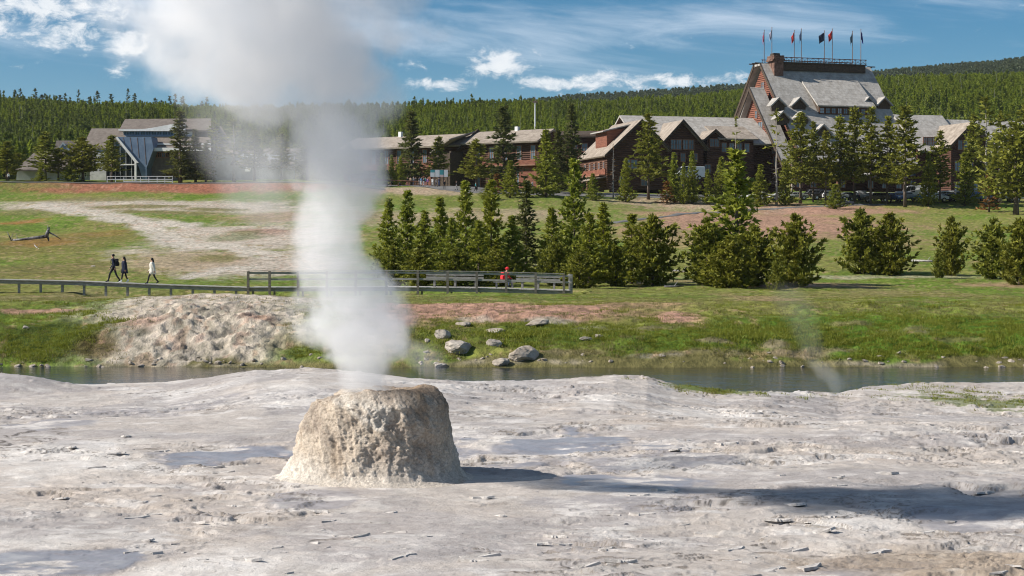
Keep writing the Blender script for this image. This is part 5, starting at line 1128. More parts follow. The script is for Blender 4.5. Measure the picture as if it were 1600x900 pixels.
# right side: stepped roofs and wall
poly([Yf(234, 214, 2.4), Yf(330, 214, 2.4), Yf(330, 224, -1), Yf(238, 224, -1)], (0, 0, -.25), 'right_roof', 'shingle_brown')
poly([Yf(237, 224.2, -1.1), Yf(330, 223.6, -1.1), Yf(330, 226, -1.1), Yf(237, 226.4, -1.1)], (0, -.25, 0), 'white_fascia', 'white_paint')
poly([Yf(237, 226.5, -1.0), Yf(330, 226.5, -1.0), Yf(330, 232, -2.8), Yf(240, 232, -2.8)], (0, 0, -.2), 'right_eave', 'shingle_brown')
poly([Yf(231, 236.5, -3.2), Yf(240, 231, -3.2), Yf(330, 230.5, -3.2), Yf(330, 235.5, -3.2)], (0, -.25, 0), 'white_fascia', 'white_paint')
poly([Yf(238, 236.5, -1.2), Yf(330, 236.5, -1.2), Yf(330, 284, -1.2), Yf(232, 284, -1.2)], (0, .4, 0), 'right_wall', 'shingle_brown')
for i in range(5): p0, p1 = Yf(240 + i * 6.6, 239, -1.2), Yf(245 + i * 6.6, 245, -1.2); window(vc, p0.x, p1.x, p1.z, p0.z, -1.2, frame='wood_trim', pane='dark_glass')
poly([Yf(296, 197, 8), Yf(345, 197, 8), Yf(372, 240, 1), Yf(290, 240, 1)], (0, 0, -.3), 'far_right_roof', 'shingle_brown')
poly([Yf(300, 240, 1.5), Yf(460, 240, 1.5), Yf(460, 284, 1.5), Yf(300, 284, 1.5)], (0, .4, 0), 'far_right_wall', 'pale_wall')
poly([Yf(372, 232, 7), Yf(470, 232, 7), Yf(478, 256, 0), Yf(360, 256, 0)], (0, 0, -.3), 'far_right_roof', 'shingle_brown')
poly([Yf(383, 268, -2), Yf(388, 255, -2), Yf(396, 255, -2), Yf(391, 268, -2)], (0, -.4, 0), 'white_fascia', 'white_paint')
# low annexe with triangular dormer
F = Frame(62, 366, R(4), z=16.9)
an = empty('annexe', F.o, F.rot, 'low white walled annexe with brown roof and triangular teal dormer', 'annexe')
poly([Yf(56, 236, 6), Yf(150, 236, 6), Yf(150, 265, -1), Yf(24, 265, -1)], (0, 0, -.3), 'roof', 'shingle_brown', an)
poly([Yf(27, 264, 0), Yf(140, 264, 0), Yf(140, 285, 0), Yf(25, 285, 0)], (0, .4, 0), 'wall', 'pale_wall', an)
poly([Yf(88, 219.5, 7), Yf(118, 219.5, 7), Yf(122, 237, 6), Yf(84, 237, 6)], (0, 0, -.3), 'upper_roof', 'shingle_brown', an)
dmr = poly([Yf(90, 234.5, 1), Yf(108, 234.5, 1), Yf(98.5, 223.5, 1)], (0, 4, 0), 'dormer', 'blue_cladding', an)
b = MB(); P3 = [Yf(89, 235, .9), Yf(98.5, 222, .9), Yf(109.5, 235, .9), Yf(107, 235, .9), Yf(98.5, 225, .9), Yf(91.5, 235, .9)]; b.prism(P3, (0, -.2, 0)); b.obj('white_trim', M['white_paint'], dmr)
b = MB(); b.prism([Yf(89, 235.2, .9), Yf(108.5, 235.2, .9), Yf(108.5, 237, .9), Yf(89, 237, .9)], (0, -.25, 0)); b.obj('sill', M['white_paint'], dmr)
for px in (120, 130): p0, p1 = Yf(px, 270, 0), Yf(px + 5, 276, 0); window(an, p0.x, p1.x, p1.z, p0.z, 0, frame='white_paint', pane='dark_glass')

# radio mast on the hill
g = gx(836, 700); e = empty('radio_mast', g, 0, 'slim white radio mast rising from the hillside woods', 'mast')
b = MB(); hm = zrow(158, 700) - g.z; b.tube([(0, 0, 0), (0, 0, hm)], [.32, .2], 6); b.obj('pole', M['mast_metal'], e)
b = MB(); b.box(-.9, .9, -.2, .2, hm - .7, hm - .1); b.tube([(0, 0, hm), (0, 0, hm + 1.4)], .08, 5); b.obj('antenna', M['pole_metal'], e)
# ---------------------------------------------------------------- roads and paths laid on the meadow
def ribbon(name, pts, width, mat, label, lift=.012, n=60, kindv='structure'):
    """pts: ground points; a strip that follows the ground"""
    P_ = np.array([(p_[0], p_[1]) for p_ in pts]); t_ = np.linspace(0, len(P_) - 1, n); X_ = np.interp(t_, range(len(P_)), P_[:, 0]); Y_ = np.interp(t_, range(len(P_)), P_[:, 1])
    for _ in range(3): X_[1:-1] = (X_[:-2] + X_[1:-1] * 2 + X_[2:]) / 4; Y_[1:-1] = (Y_[:-2] + Y_[1:-1] * 2 + Y_[2:]) / 4
    dx_ = np.gradient(X_); dy_ = np.gradient(Y_); l_ = np.hypot(dx_, dy_); nx_, ny_ = -dy_ / l_, dx_ / l_
    wd = np.interp(t_, range(len(P_)), width) if isinstance(width, (list, tuple)) else np.full(n, width)
    o_ = np.linspace(-.5, .5, 9)[:, None]
    x_ = X_ + nx_ * wd * o_; y_ = Y_ + ny_ * wd * o_; z_ = H(x_, y_) + lift + .10 * (1 - np.abs(o_ * 2) ** 6) * np.ones_like(x_)
    ob = link(name, np_mesh(name, np.stack([x_, y_, z_], -1).reshape(-1, 3), grid_faces(*x_.shape), M[mat])); tag(ob, label, kind=kindv); return ob
def rp(l): return [gx(px, Y_) for px, Y_ in l]
ribbon('road', rp([(560, 372), (660, 366), (760, 352), (860, 350), (980, 352), (1100, 356), (1200, 362), (1330, 370), (1480, 372), (1700, 372)]), [5, 9, 16, 14, 12, 12, 14, 22, 22, 22], 'asphalt', 'grey road and car park before the lodge', .05, 120)
ribbon('path', [gp(955, 350), gp(1000, 343), gp(1060, 336), gp(1130, 331), gp(1200, 327), gp(1290, 322.5), gp(1380, 320)], 1.6, 'asphalt', 'narrow dark path crossing the reddish meadow', .03, 60)

# ---------------------------------------------------------------- boardwalk
dk = M['wood_grey_deck']; wg = M['wood_grey']
def deck_z(px, row, Yd): return zrow(row, Yd)
BW = [(-60, 436.0, 117.5), (0, 436.5, 117.5), (130, 439.5, 117.5), (250, 444.5, 117), (390, 449, 116.5), (470, 449, 116.5), (600, 448, 116.5), (760, 450, 116), (893, 454, 115.5)]
def bw(px): Yd = itp(px, [(a_[0], a_[2]) for a_ in BW]); return Vector(((px - 800) / F_PX * Yd, Yd, zrow(itp(px, [(a_[0], a_[1]) for a_ in BW]), Yd)))
walk = empty('boardwalk', bw(390), 0, 'long grey plank boardwalk crossing above the river bank', 'boardwalk')
W0 = Vector(walk.location)
def seg_deck(pxa, pxb, depth, parent=walk):
    """deck boards laid crosswise on two stringers"""
    n = int((bw(pxb) - bw(pxa)).length / .155); b = MB(); rg = random.Random(int(pxa * 7 + 999))
    for i in range(n):
        p0 = bw(pxa + (pxb - pxa) * i / n) - W0; p1 = bw(pxa + (pxb - pxa) * (i + .93) / n) - W0; dz_ = rg.uniform(-.006, .006); o1 = rg.uniform(-.02, .02)
        v = [(p0.x, p0.y + o1, p0.z + dz_), (p1.x, p1.y + o1, p1.z + dz_), (p1.x, p1.y + depth + o1, p1.z + dz_), (p0.x, p0.y + depth + o1, p0.z + dz_)]
        b.prism(v, (0, 0, -.045))
    tag(b.obj('deck_board', dk, parent), kind='stuff')
    for off in (.10, depth - .15):
        a_, c_ = bw(pxa) - W0, bw(pxb) - W0; b = MB()
        n2 = 8; pts = [bw(pxa + (pxb - pxa) * i / n2) - W0 for i in range(n2 + 1)]
        for q0, q1 in zip(pts[:-1], pts[1:]): b.prism([(q0.x, q0.y + off, q0.z - .06), (q1.x, q1.y + off, q1.z - .06), (q1.x, q1.y + off, q1.z - .26), (q0.x, q0.y + off, q0.z - .26)], (0, .06, 0))
        b.obj('stringer', wg, parent)
seg_deck(-60, 388, 2.0); seg_deck(388, 893, 3.6)
for px in list(range(-40, 390, 34)):
    p_ = bw(px) - W0; gz = float(H(p_.x + W0.x, p_.y + W0.y + .15)) - W0.z; b = MB()
    b.box(p_.x - .07, p_.x + .07, p_.y + .18, p_.y + .32, min(gz - .2, p_.z - .3), p_.z - .05); b.obj('support_post', wg, walk)
posts = [388, 421.5, 466, 511, 556, 604, 653, 699.5, 745, 791, 837, 881]
POSTV = []
for px in posts:
    p_ = bw(px) - W0; gz = float(H(p_.x + W0.x, p_.y + W0.y)) - W0.z; b = MB()
    b.box(p_.x - .075, p_.x + .075, p_.y - .155, p_.y - .005, gz - .25, p_.z + 1.0); b.obj('railing_post', M['wood_post'], walk); POSTV.append(p_)
    b = MB(); b.box(p_.x + .16, p_.x + .28, p_.y + .5, p_.y + .62, gz - .25, p_.z - .05); b.obj('support_post', wg, walk)
def rail(p0, p1, z0, h_, dpt=.05, off=0.0, parent=walk, nm='rail'):
    b = MB(); b.prism([(p0.x, p0.y + off, p0.z + z0), (p1.x, p1.y + off, p1.z + z0), (p1.x, p1.y + off, p1.z + z0 - h_), (p0.x, p0.y + off, p0.z + z0 - h_)], (0, dpt, 0)); return b.obj(nm, wg, parent)
for q0, q1 in zip(POSTV[:-1], POSTV[1:]):
    rail(q0 + Vector((.08, 0, 0)), q1 - Vector((.08, 0, 0)), .96, .13, .05, -.10); rail(q0 + Vector((.08, 0, 0)), q1 - Vector((.08, 0, 0)), .56, .12, .05, -.10)
    b = MB(); b.prism([(q0.x, q0.y - .15, q0.z + 1.003), (q1.x, q1.y - .15, q1.z + 1.003), (q1.x, q1.y + .02, q1.z + 1.003), (q0.x, q0.y + .02, q0.z + 1.003)], (0, 0, .04)); b.obj('cap_rail', wg, walk)
# right end of the railing turning back
pe = bw(893) - W0; eb = []
for dy in (0, 1.8, 3.5):
    gz = float(H(pe.x + W0.x, pe.y + W0.y + dy)) - W0.z; b = MB(); b.box(pe.x - .07, pe.x + .07, pe.y + dy - .07 + .1, pe.y + dy + .07 + .1, gz - .25, pe.z + 1.0); b.obj('railing_post', wg, walk)
for z_ in (.96, .56): b = MB(); b.box(pe.x - .10, pe.x - .071, pe.y + .05, pe.y + 3.6, pe.z + z_ - .13, pe.z + z_); b.obj('rail', wg, walk)
rail(POSTV[-1] + Vector((.08, 0, 0)), pe, .96, .13, .05, -.10); rail(POSTV[-1] + Vector((.08, 0, 0)), pe, .56, .12, .05, -.10)
rail(POSTV[-2] + Vector((.4, .4, -.55)), pe + Vector((0, .4, -.75)), 0, .12, .06, 0, walk, 'brace')
# far railing of the platform, seen between the near rails
FAR = [p_ + Vector((0, 3.5, 0)) for p_ in POSTV[4:]]
# benches with open backs on the platform
def bench(pxa, pxb, label):
    a_, c_ = bw(pxa) + Vector((0, 1.5, 0)), bw(pxb) + Vector((0, 1.5, 0)); e = empty('bench', (a_ + c_) / 2, math.atan2((c_ - a_).y, (c_ - a_).x), label, 'bench', 'benches on the boardwalk platform'); L_ = (c_ - a_).length / 2
    sl_ = math.asin((c_ - a_).z / (2 * L_)); e.rotation_euler = (0, -sl_, e.rotation_euler.z)
    for (y0, y1, z0, z1, nm) in ((-.02, .03, .50, .66, 'back_plank'), (-.02, .03, .72, .88, 'back_plank'), (.08, .27, .41, .46, 'seat_plank'), (.29, .48, .41, .46, 'seat_plank')):
        b = MB(); b.box(-L_, L_, y0, y1, z0, z1); b.obj(nm, wg, e)
    for x_ in (-L_ * .72, 0, L_ * .72):
        b = MB(); b.box(x_ - .06, x_ + .06, .04, .075, .0, .86); b.box(x_ - .06, x_ + .06, .077, .46, .32, .405); b.box(x_ - .06, x_ + .06, .36, .46, 0, .318); b.obj('leg', wg, e)
    return e
bench(664, 755, 'grey plank bench on the left half of the platform, backing the railing')
bench(806, 876, 'grey plank bench right of the person in red, backing the railing')
# pale low boardwalk and rail before the visitor building, log rail by the crowd
g0 = gx(120, 349); low = empty('boardwalk', g0, 0, 'pale low boardwalk strip in front of the visitor building', 'boardwalk')
b = MB(); pts = [gx(px, 349) + Vector((0, 0, .25)) - g0 for px in range(-40, 640, 40)]
for q0, q1 in zip(pts[:-1], pts[1:]): b.prism([q0, q1, q1 + Vector((0, 2.2, 0)), q0 + Vector((0, 2.2, 0))], (0, 0, -.2))
b.obj('deck', M['gravel_road'], low)
g0 = gx(220, 350); wr = empty('ramp_railing', g0 + Vector((0, 0, .25)), 0, 'white painted ramp railing below the blue wedge', 'railing')
xs_ = [(px - 220) / F_PX * 350 for px in (168, 181, 194, 207, 220, 233, 246, 258, 270)]
for x_ in xs_: b = MB(); b.box(x_ - .06, x_ + .06, -.06, .06, -.3, 1.1); b.obj('post', M['white_paint'], wr)
for z_ in (1.1, .55): b = MB(); b.box(xs_[0], xs_[-1], -.10, -.062, z_ - .14, z_); b.obj('rail', M['white_paint'], wr)
b = MB(); b.box(xs_[2], xs_[-1], -.11, -.064, .05, .2); b.obj('rail', M['white_paint'], wr)
g0 = gx(600, 362); lr = empty('log_rail', g0, 0, 'low dark log rail between steam and crowd', 'railing')
for i in range(7): x_ = -6 + i * 2.2; b = MB(); zz_ = float(H(x_ + g0.x, 362)) - g0.z; b.tube([(x_, 0, zz_ - .2), (x_, 0, zz_ + .75)], .12, 6); b.obj('post', M['wood_brown'], lr)
b = MB(); b.tube([(-6.3, 0, float(H(-6.3 + g0.x, 362)) - g0.z + .85), (7.5, 0, float(H(7.5 + g0.x, 362)) - g0.z + .85)], .13, 6); b.obj('rail', M['wood_brown'], lr)

# ---------------------------------------------------------------- people
def cloth(nm, c_): return M.get(nm) or pm(nm, c_, tuple(min(1, k_ * 1.35 + .004) for k_ in c_), 6, .85)
for nm, c_ in (('cloth_black', (.012, .012, .016)), ('cloth_navy', (.014, .018, .040)), ('cloth_red', (.55, .022, .03)), ('cloth_white', (.62, .61, .60)), ('cloth_cream', (.56, .53, .48)), ('cloth_blue', (.06, .22, .48)), ('cloth_grey', (.22, .22, .235)), ('cloth_denim', (.035, .055, .12)),
               ('cloth_tan', (.30, .23, .16)), ('cloth_orange', (.72, .13, .02)), ('cloth_pink', (.62, .20, .20)), ('cloth_teal', (.03, .20, .22)), ('shoe_white', (.6, .6, .58)), ('cloth_purple', (.16, .07, .22)), ('cloth_lime', (.45, .62, .12))): cloth(nm, c_)
POSE = {}
def body_pose(key, J, E, rad):
    """skin-modifier body baked to one continuous mesh; slots: 0 skin, 1 top, 2 trousers, 3 shoes"""
    me = bpy.data.meshes.new(key); names = list(J); me.from_pydata([J[n_] for n_ in names], [(names.index(a_), names.index(b_)) for a_, b_ in E], [])
    ob = bpy.data.objects.new(key, me); C.objects.link(ob)
    sk = ob.modifiers.new('skin', 'SKIN'); sk.branch_smoothing = .4
    for i, n_ in enumerate(names):
        v = me.skin_vertices[0].data[i]; rr_ = rad.get(n_, rad.get(n_.rstrip('LR'), .05)); v.radius = rr_ if isinstance(rr_, tuple) else (rr_, rr_); v.use_root = n_ == 'pelvis'
    ob.modifiers.new('sub', 'SUBSURF').levels = 2
    dg = bpy.context.evaluated_depsgraph_get(); me2 = bpy.data.meshes.new_from_object(ob.evaluated_get(dg)); bpy.data.objects.remove(ob)
    me2.name = 'body'; pos = {n_: Vector(J[n_]) for n_ in names}
    part = {}
    for n_ in names: part[n_] = 3 if n_.startswith(('toe', 'heel', 'ankle')) else 2 if n_.startswith(('knee', 'hip', 'pelvis', 'shin')) else 0 if n_.startswith(('head', 'crown', 'neck', 'nose', 'hand', 'fing', 'thumb')) else 1
    segs = [(pos[a_], pos[b_], part[a_], part[b_]) for a_, b_ in E]
    me2.materials.clear()
    for nm in ('skin', 'cloth_black', 'cloth_black', 'cloth_black'): me2.materials.append(M[nm])
    mi = []
    for p_ in me2.polygons:
        c_ = p_.center; best = None
        for a_, b_, pa, pb in segs:
            d_ = b_ - a_; t_ = max(0, min(1, (c_ - a_).dot(d_) / max(d_.length_squared, 1e-9))); ds = (c_ - a_ - d_ * t_).length
            if best is None or ds < best[0]: best = (ds, pa if t_ < .5 else pb)
        mi.append(best[1]); p_.use_smooth = True
    me2.polygons.foreach_set('material_index', mi); POSE[key] = (me2, pos)
RAD = dict(pelvis=(.155, .115), waist=(.145, .10), chest=(.175, .115), neckbase=(.085, .08), neck=.055, head=(.078, .092), crown=(.062, .075), nose=.016, hipL=.095, hipR=.095, knee=.062, shin=.056, ankle=.042, heel=.04, toe=.034, shoulder=.068, elbow=.046, wrist=.033, hand=(.034, .022), finga=.010, fingb=.010, fingc=.010, fingd=.009, thumb=.011)
def make_pose(key, st=0.0, arm=0.0, bend=0.0, sit=False, reach=None):
    """faces -y... x is the body's left; st = stride half-length, arm = swing"""
    J = {}; hz = .94 if not sit else .46
    J['pelvis'] = (0, 0, hz); J['waist'] = (0, -.02 - bend * .1, hz + .16); J['chest'] = (0, -.03 - bend * .25, hz + .36); J['neckbase'] = (0, -.03 - bend * .38, hz + .53); J['neck'] = (0, -.04 - bend * .42, hz + .59)
    J['head'] = (0, -.06 - bend * .5, hz + .69); J['crown'] = (0, -.045 - bend * .5, hz + .775); J['nose'] = (0, -.155 - bend * .5, hz + .675)
    E = [('pelvis', 'waist'), ('waist', 'chest'), ('chest', 'neckbase'), ('neckbase', 'neck'), ('neck', 'head'), ('head', 'crown'), ('head', 'nose')]
    for s_, sg, k_ in (('L', 1, 1), ('R', -1, -1)):
        fw = -st * k_
        if sit:
            J['hip' + s_] = (sg * .10, -.04, hz - .02); J['knee' + s_] = (sg * .13, -.46, hz + .02); J['shin' + s_] = (sg * .13, -.47, .26); J['ankle' + s_] = (sg * .13, -.46, .085); 
            ax, ay = sg * .13, -.46
        else:
            J['hip' + s_] = (sg * .10, 0, hz - .05); J['knee' + s_] = (sg * .105, fw * .5 - abs(st) * .18, .50); ay = fw + (abs(st) * .12 if fw > 0 else 0); ax = sg * .11
            J['shin' + s_] = (sg * .108, fw * .72 - abs(st) * .06, .30); J['ankle' + s_] = (ax, ay, .085 + (.05 if fw > .05 else 0))
        J['heel' + s_] = (ax, ay + .05, .05 + (.05 if fw > .05 and not sit else 0)); J['toe' + s_] = (ax, ay - .17, .035)
        E += [('pelvis', 'hip' + s_), ('hip' + s_, 'knee' + s_), ('knee' + s_, 'shin' + s_), ('shin' + s_, 'ankle' + s_), ('ankle' + s_, 'heel' + s_), ('ankle' + s_, 'toe' + s_)]
        aw = arm * k_; by = -.03 - bend * .35
        J['shoulder' + s_] = (sg * .185, by, hz + .47)
        if sit: J['elbow' + s_] = (sg * .24, by - .02, hz + .20); J['wrist' + s_] = (sg * .17, by - .24, hz + .12)
        elif reach == s_: J['elbow' + s_] = (sg * .23, by - .14, hz + .24); J['wrist' + s_] = (sg * .16, by - .36, hz + .32)
        else: J['elbow' + s_] = (sg * .235, by + aw * .45 + .03, hz + .20); J['wrist' + s_] = (sg * .235, by + aw * 1.0 - .04, hz - .04)
        w_ = Vector(J['wrist' + s_]); d_ = (w_ - Vector(J['elbow' + s_])).normalized(); J['hand' + s_] = tuple(w_ + d_ * .075)
        E += [('chest', 'shoulder' + s_), ('shoulder' + s_, 'elbow' + s_), ('elbow' + s_, 'wrist' + s_), ('wrist' + s_, 'hand' + s_)]
        up = Vector((0, 1, 0)) if abs(d_.y) < .8 else Vector((0, 0, 1)); si = (up - d_ * up.dot(d_)).normalized(); cu = d_.cross(si)
        for i, (nm, ln) in enumerate((('finga', .085), ('fingb', .095), ('fingc', .088), ('fingd', .068))): J[nm + s_] = tuple(w_ + d_ * (.075 + ln) + si * (.027 - .018 * i) + cu * (.02 * -sg)); E.append(('hand' + s_, nm + s_))
        J['thumb' + s_] = tuple(w_ + d_ * .075 + si * .06 - cu * (.01 * sg)); E.append(('wrist' + s_, 'thumb' + s_))
    body_pose(key, J, E, RAD)
make_pose('stride', .33, .22); make_pose('walk', .22, .12); make_pose('stand', .04, .03); make_pose('stand2', -.06, .0, .12, reach='R'); make_pose('sit', sit=True, bend=.35); make_pose('step', -.18, -.15)
def blob(pts, rad, nm, mat, par, n=10): b = MB(); b.tube(pts, rad, n); return b.obj(nm, M[mat], par, smooth=True)
def person(label, loc, facing, pose='stand', top='cloth_black', legs='cloth_black', shoes='cloth_black', hair='hair_dark', h=1.75, group=None, coat=None, pack=None, long_hair=False, hat=None):
    """facing: 0 looks at the viewer, pi/2 looks right, -pi/2 looks left, pi away"""
    e = empty('person', loc, facing, label, 'person', group, (h / 1.76,) * 3); me_, pos = POSE[pose]; o = link('body', me_, e)
    for i, nm in enumerate(('skin', top, legs, shoes)): o.material_slots[i].link = 'OBJECT'; o.material_slots[i].material = M[nm]
    hd = pos['head']; cr = pos['crown']
    blob([hd + Vector((0, .055, -.03)), hd + Vector((0, .035, .03)), hd + Vector((0, .012, .085)), hd + Vector((0, .0, .125))], [.07, .098, .088, .03], 'hair', hair, e)
    if long_hair: blob([hd + Vector((0, .06, .02)), hd + Vector((0, .10, -.10)), hd + Vector((0, .11, -.24)), hd + Vector((0, .10, -.34))], [.07, .075, .06, .02], 'long_hair', hair, e)
    if hat: blob([hd + Vector((0, 0, .045)), hd + Vector((0, 0, .06)), hd + Vector((0, 0, .065)), hd + Vector((0, 0, .13)), hd + Vector((0, 0, .15))], [.16, .16, .108, .10, .04], 'hat', hat, e)
    if coat:
        pl = pos['pelvis']; ch = pos['chest']; nb = pos['neckbase']
        blob([pl + Vector((0, 0, -.30)), pl + Vector((0, 0, -.12)), pl + Vector((0, 0, .08)), ch, ch + Vector((0, 0, .10)), nb], [.24, .215, .19, .185, .16, .085], 'coat', coat, e)
    if pack:
        ch = pos['chest']; b = MB(); b.box(-.15, .15, ch.y + .10, ch.y + .30, ch.z - .30, ch.z + .16); b.box(-.12, .12, ch.y + .302, ch.y + .36, ch.z - .28, ch.z - .05); po = b.obj('backpack', M[pack], e); mdf = po.modifiers.new('round', 'BEVEL'); mdf.width = .05; mdf.segments = 2
        b = MB()
        for s_ in (-.10, .10): b.tube([(s_, ch.y + .1, ch.z + .15), (s_, ch.y, ch.z + .175), (s_, ch.y - .12, ch.z + .08), (s_ * 1.2, ch.y - .12, ch.z - .12), (s_ * 1.3, ch.y + .1, ch.z - .24)], .022, 4)
        b.obj('strap', M[pack], po)
    return e
GW = 'visitors walking along the boardwalk'
def on_walk(px, back=.8): p_ = bw(px); return p_ + Vector((0, back, .0))
person('person in dark jacket with black backpack leading the walk along the boardwalk', on_walk(173.5), -PI / 2 - .12, 'stride', 'cloth_navy', 'cloth_black', 'cloth_black', h=1.80, group=GW, pack='cloth_black')
person('person with long dark hair in dark jacket walking behind the backpack wearer', on_walk(190.5), -PI / 2 + .15, 'walk', 'cloth_navy', 'cloth_black', 'shoe_white', h=1.66, group=GW, long_hair=True, coat='cloth_navy')
person('person in long cream coat and black leggings striding along the boardwalk', on_walk(234.5), -PI / 2, 'stride', 'cloth_cream', 'cloth_black', 'cloth_black', h=1.66, group=GW, long_hair=True, coat='cloth_cream')
p_ = bw(788) + Vector((0, 1.9, 0)); person('person in red jacket and red hood with blue front seated on the platform', p_, PI / 2 + .7, 'sit', 'cloth_red', 'cloth_denim', 'cloth_black', 'cloth_red', 1.8, None, pack='cloth_red', hat='cloth_red')
st_ = MB(); st_.box(-.45, .45, -.25, .25, .36, .42); 
e = empty('bench', p_ + Vector((0, .05, 0)), 0, 'short grey bench under the person in red', 'bench', 'benches on the boardwalk platform'); b = MB(); b.box(-.7, .7, -.22, .22, .345, .39); b.obj('seat_plank', wg, e)
for x_ in (-.5, .5): b = MB(); b.box(x_ - .06, x_ + .06, -.18, .18, 0, .342); b.obj('leg', wg, e)
GC = 'visitors gathered on the road by the information boards'
CROWD = [(637, 364, 0.4, 'stand', 'cloth_black', 'cloth_pink', 'person in black top and pale red trousers at the left end of the crowd'), (641.5, 366, 2.8, 'stand', 'cloth_tan', 'cloth_black', 'person in tan top second from the left end of the crowd'), (646, 363, 1.0, 'stand2', 'cloth_grey', 'cloth_denim', 'person in grey top near the left end of the crowd'), (650.5, 365, -1, 'stand', 'cloth_black', 'cloth_black', 'person all in black left of the light blue shirt'),
         (655, 362, 2, 'stand', 'cloth_navy', 'cloth_grey', 'person in navy with grey trousers in the crowd'), (658.5, 360, .3, 'stand2', 'cloth_blue', 'cloth_white', 'person in bright blue shirt and white trousers'), (662, 356, 2.7, 'walk', 'cloth_black', 'cloth_grey', 'person in black walking in front of the crowd'), (665, 361, 0, 'stand', 'cloth_teal', 'cloth_denim', 'person in teal top beside the bright blue shirt'), (668.5, 357, -.9, 'walk', 'cloth_purple', 'cloth_black', 'person in dark purple with white shoes in front of the boards'),
         (676, 360, 3.0, 'stand', 'cloth_white', 'cloth_white', 'person in white reading the teal topped board'), (681.5, 356, 1.4, 'walk', 'cloth_grey', 'cloth_navy', 'person in light grey top below the second board'), (686, 362, 2.9, 'stand2', 'cloth_navy', 'cloth_denim', 'person in navy hat leaning at the third board'), (694.5, 351, .2, 'stand', 'cloth_black', 'cloth_black', 'lone person in black standing right of the boards'), (713.5, 349, -1.4, 'walk', 'cloth_black', 'cloth_grey', 'lone tall person in black walking on the road'),
         (726.5, 355, 1.2, 'stand', 'cloth_tan', 'cloth_pink', 'person in tan and pink near the trunk of the round pine'), (743, 348, 1.6, 'walk', 'cloth_teal', 'cloth_black', 'person in dark teal with white bag beside the rusty pine'), (832, 360, 1.0, 'stand', 'cloth_white', 'cloth_denim', 'person in white before the red log bay')]
for (px, Y_, fa, po, tp, lg, lab) in CROWD:
    g = gx(px, Y_); person(lab, g + Vector((0, 0, .13)), fa, po, tp, lg, 'shoe_white' if 'white shoes' in lab else 'cloth_black', h=1.62 + .2 * random.Random(px).random(), group=GC, hat='cloth_navy' if 'hat' in lab else None)
GPK = 'visitors among the parked cars'
for (px, Y_, fa, po, tp, lg, lab) in [(1228, 352, .5, 'stand', 'cloth_navy', 'cloth_black', 'person in navy beside the white car at the left of the car park'), (1233, 351, 2, 'stand2', 'cloth_black', 'cloth_denim', 'person in black behind the person in pale red'), (1238, 350, -.5, 'walk', 'cloth_white', 'cloth_navy', 'person in white right of the white car'), (1244.5, 350, 1, 'stand', 'cloth_black', 'cloth_pink', 'person with pale red trousers in the car park'), (1250, 351, 0, 'stand', 'cloth_navy', 'cloth_black', 'rightmost person of the group beside the white car'),
                                   (1513, 344, .3, 'stand', 'cloth_orange', 'cloth_orange', 'person all in bright orange beside the parked cars'), (1536, 344, 2.2, 'stand', 'cloth_lime', 'cloth_black', 'person in lime top behind the blue estate car'), (1395, 347, .2, 'stand', 'cloth_red', 'cloth_white', 'person in red top between parked cars'), (1411, 347, .4, 'stand', 'cloth_pink', 'cloth_denim', 'person in pale pink right of the blue car'),
                                   (14, 352, .6, 'stand', 'cloth_white', 'cloth_black', 'person in white top before the annexe at far left')]:
    g = gx(px, Y_); person(lab, g + Vector((0, 0, .1)), fa, po, tp, lg, h=1.7, group=GPK if px > 100 else None)
# information boards
pm('board_white', (.62, .64, .65), (.70, .71, .72), 2, .5); pm('board_teal', (.05, .26, .30), (.08, .33, .36), 2, .5); pm('board_pink', (.60, .42, .42), (.66, .5, .5), 2, .5)
for i, (px, top, low_, lab) in enumerate([(676, 'board_teal', 'board_white', 'information board with dark teal top band, leftmost of four'), (683.5, 'board_white', 'board_white', 'plain white information board, second of four'), (690.5, 'board_teal', 'board_pink', 'information board with teal upper half and pink lower part'), (696.5, 'board_white', 'board_white', 'plain white information board at the right end of the row')]):
    g = gx(px, 364); e = empty('information_board', g, 0, lab, 'board', 'information boards on the road'); wv = .42
    zt_ = zrow(265.5, 364) - g.z; zb_ = zrow(276.5, 364) - g.z; zm = zb_ + (zt_ - zb_) * (.30 if i == 2 else .62)
    b = MB(); b.box(-wv, wv, -.05, .0, zb_, zm); b.obj('panel', M[low_], e); b = MB(); b.box(-wv, wv, -.05, .0, zm + .002, zt_); b.obj('panel', M[top], e)
    b = MB(); b.box(-wv - .05, wv + .05, .002, .05, zb_ - .05, zt_ + .05); b.obj('backing', M['pole_metal'], e)
    for x_ in (-wv * .8, wv * .8): b = MB(); b.box(x_ - .05, x_ + .05, .052, .13, -.1, zb_ + .4); b.obj('post', M['wood_dark'], e)

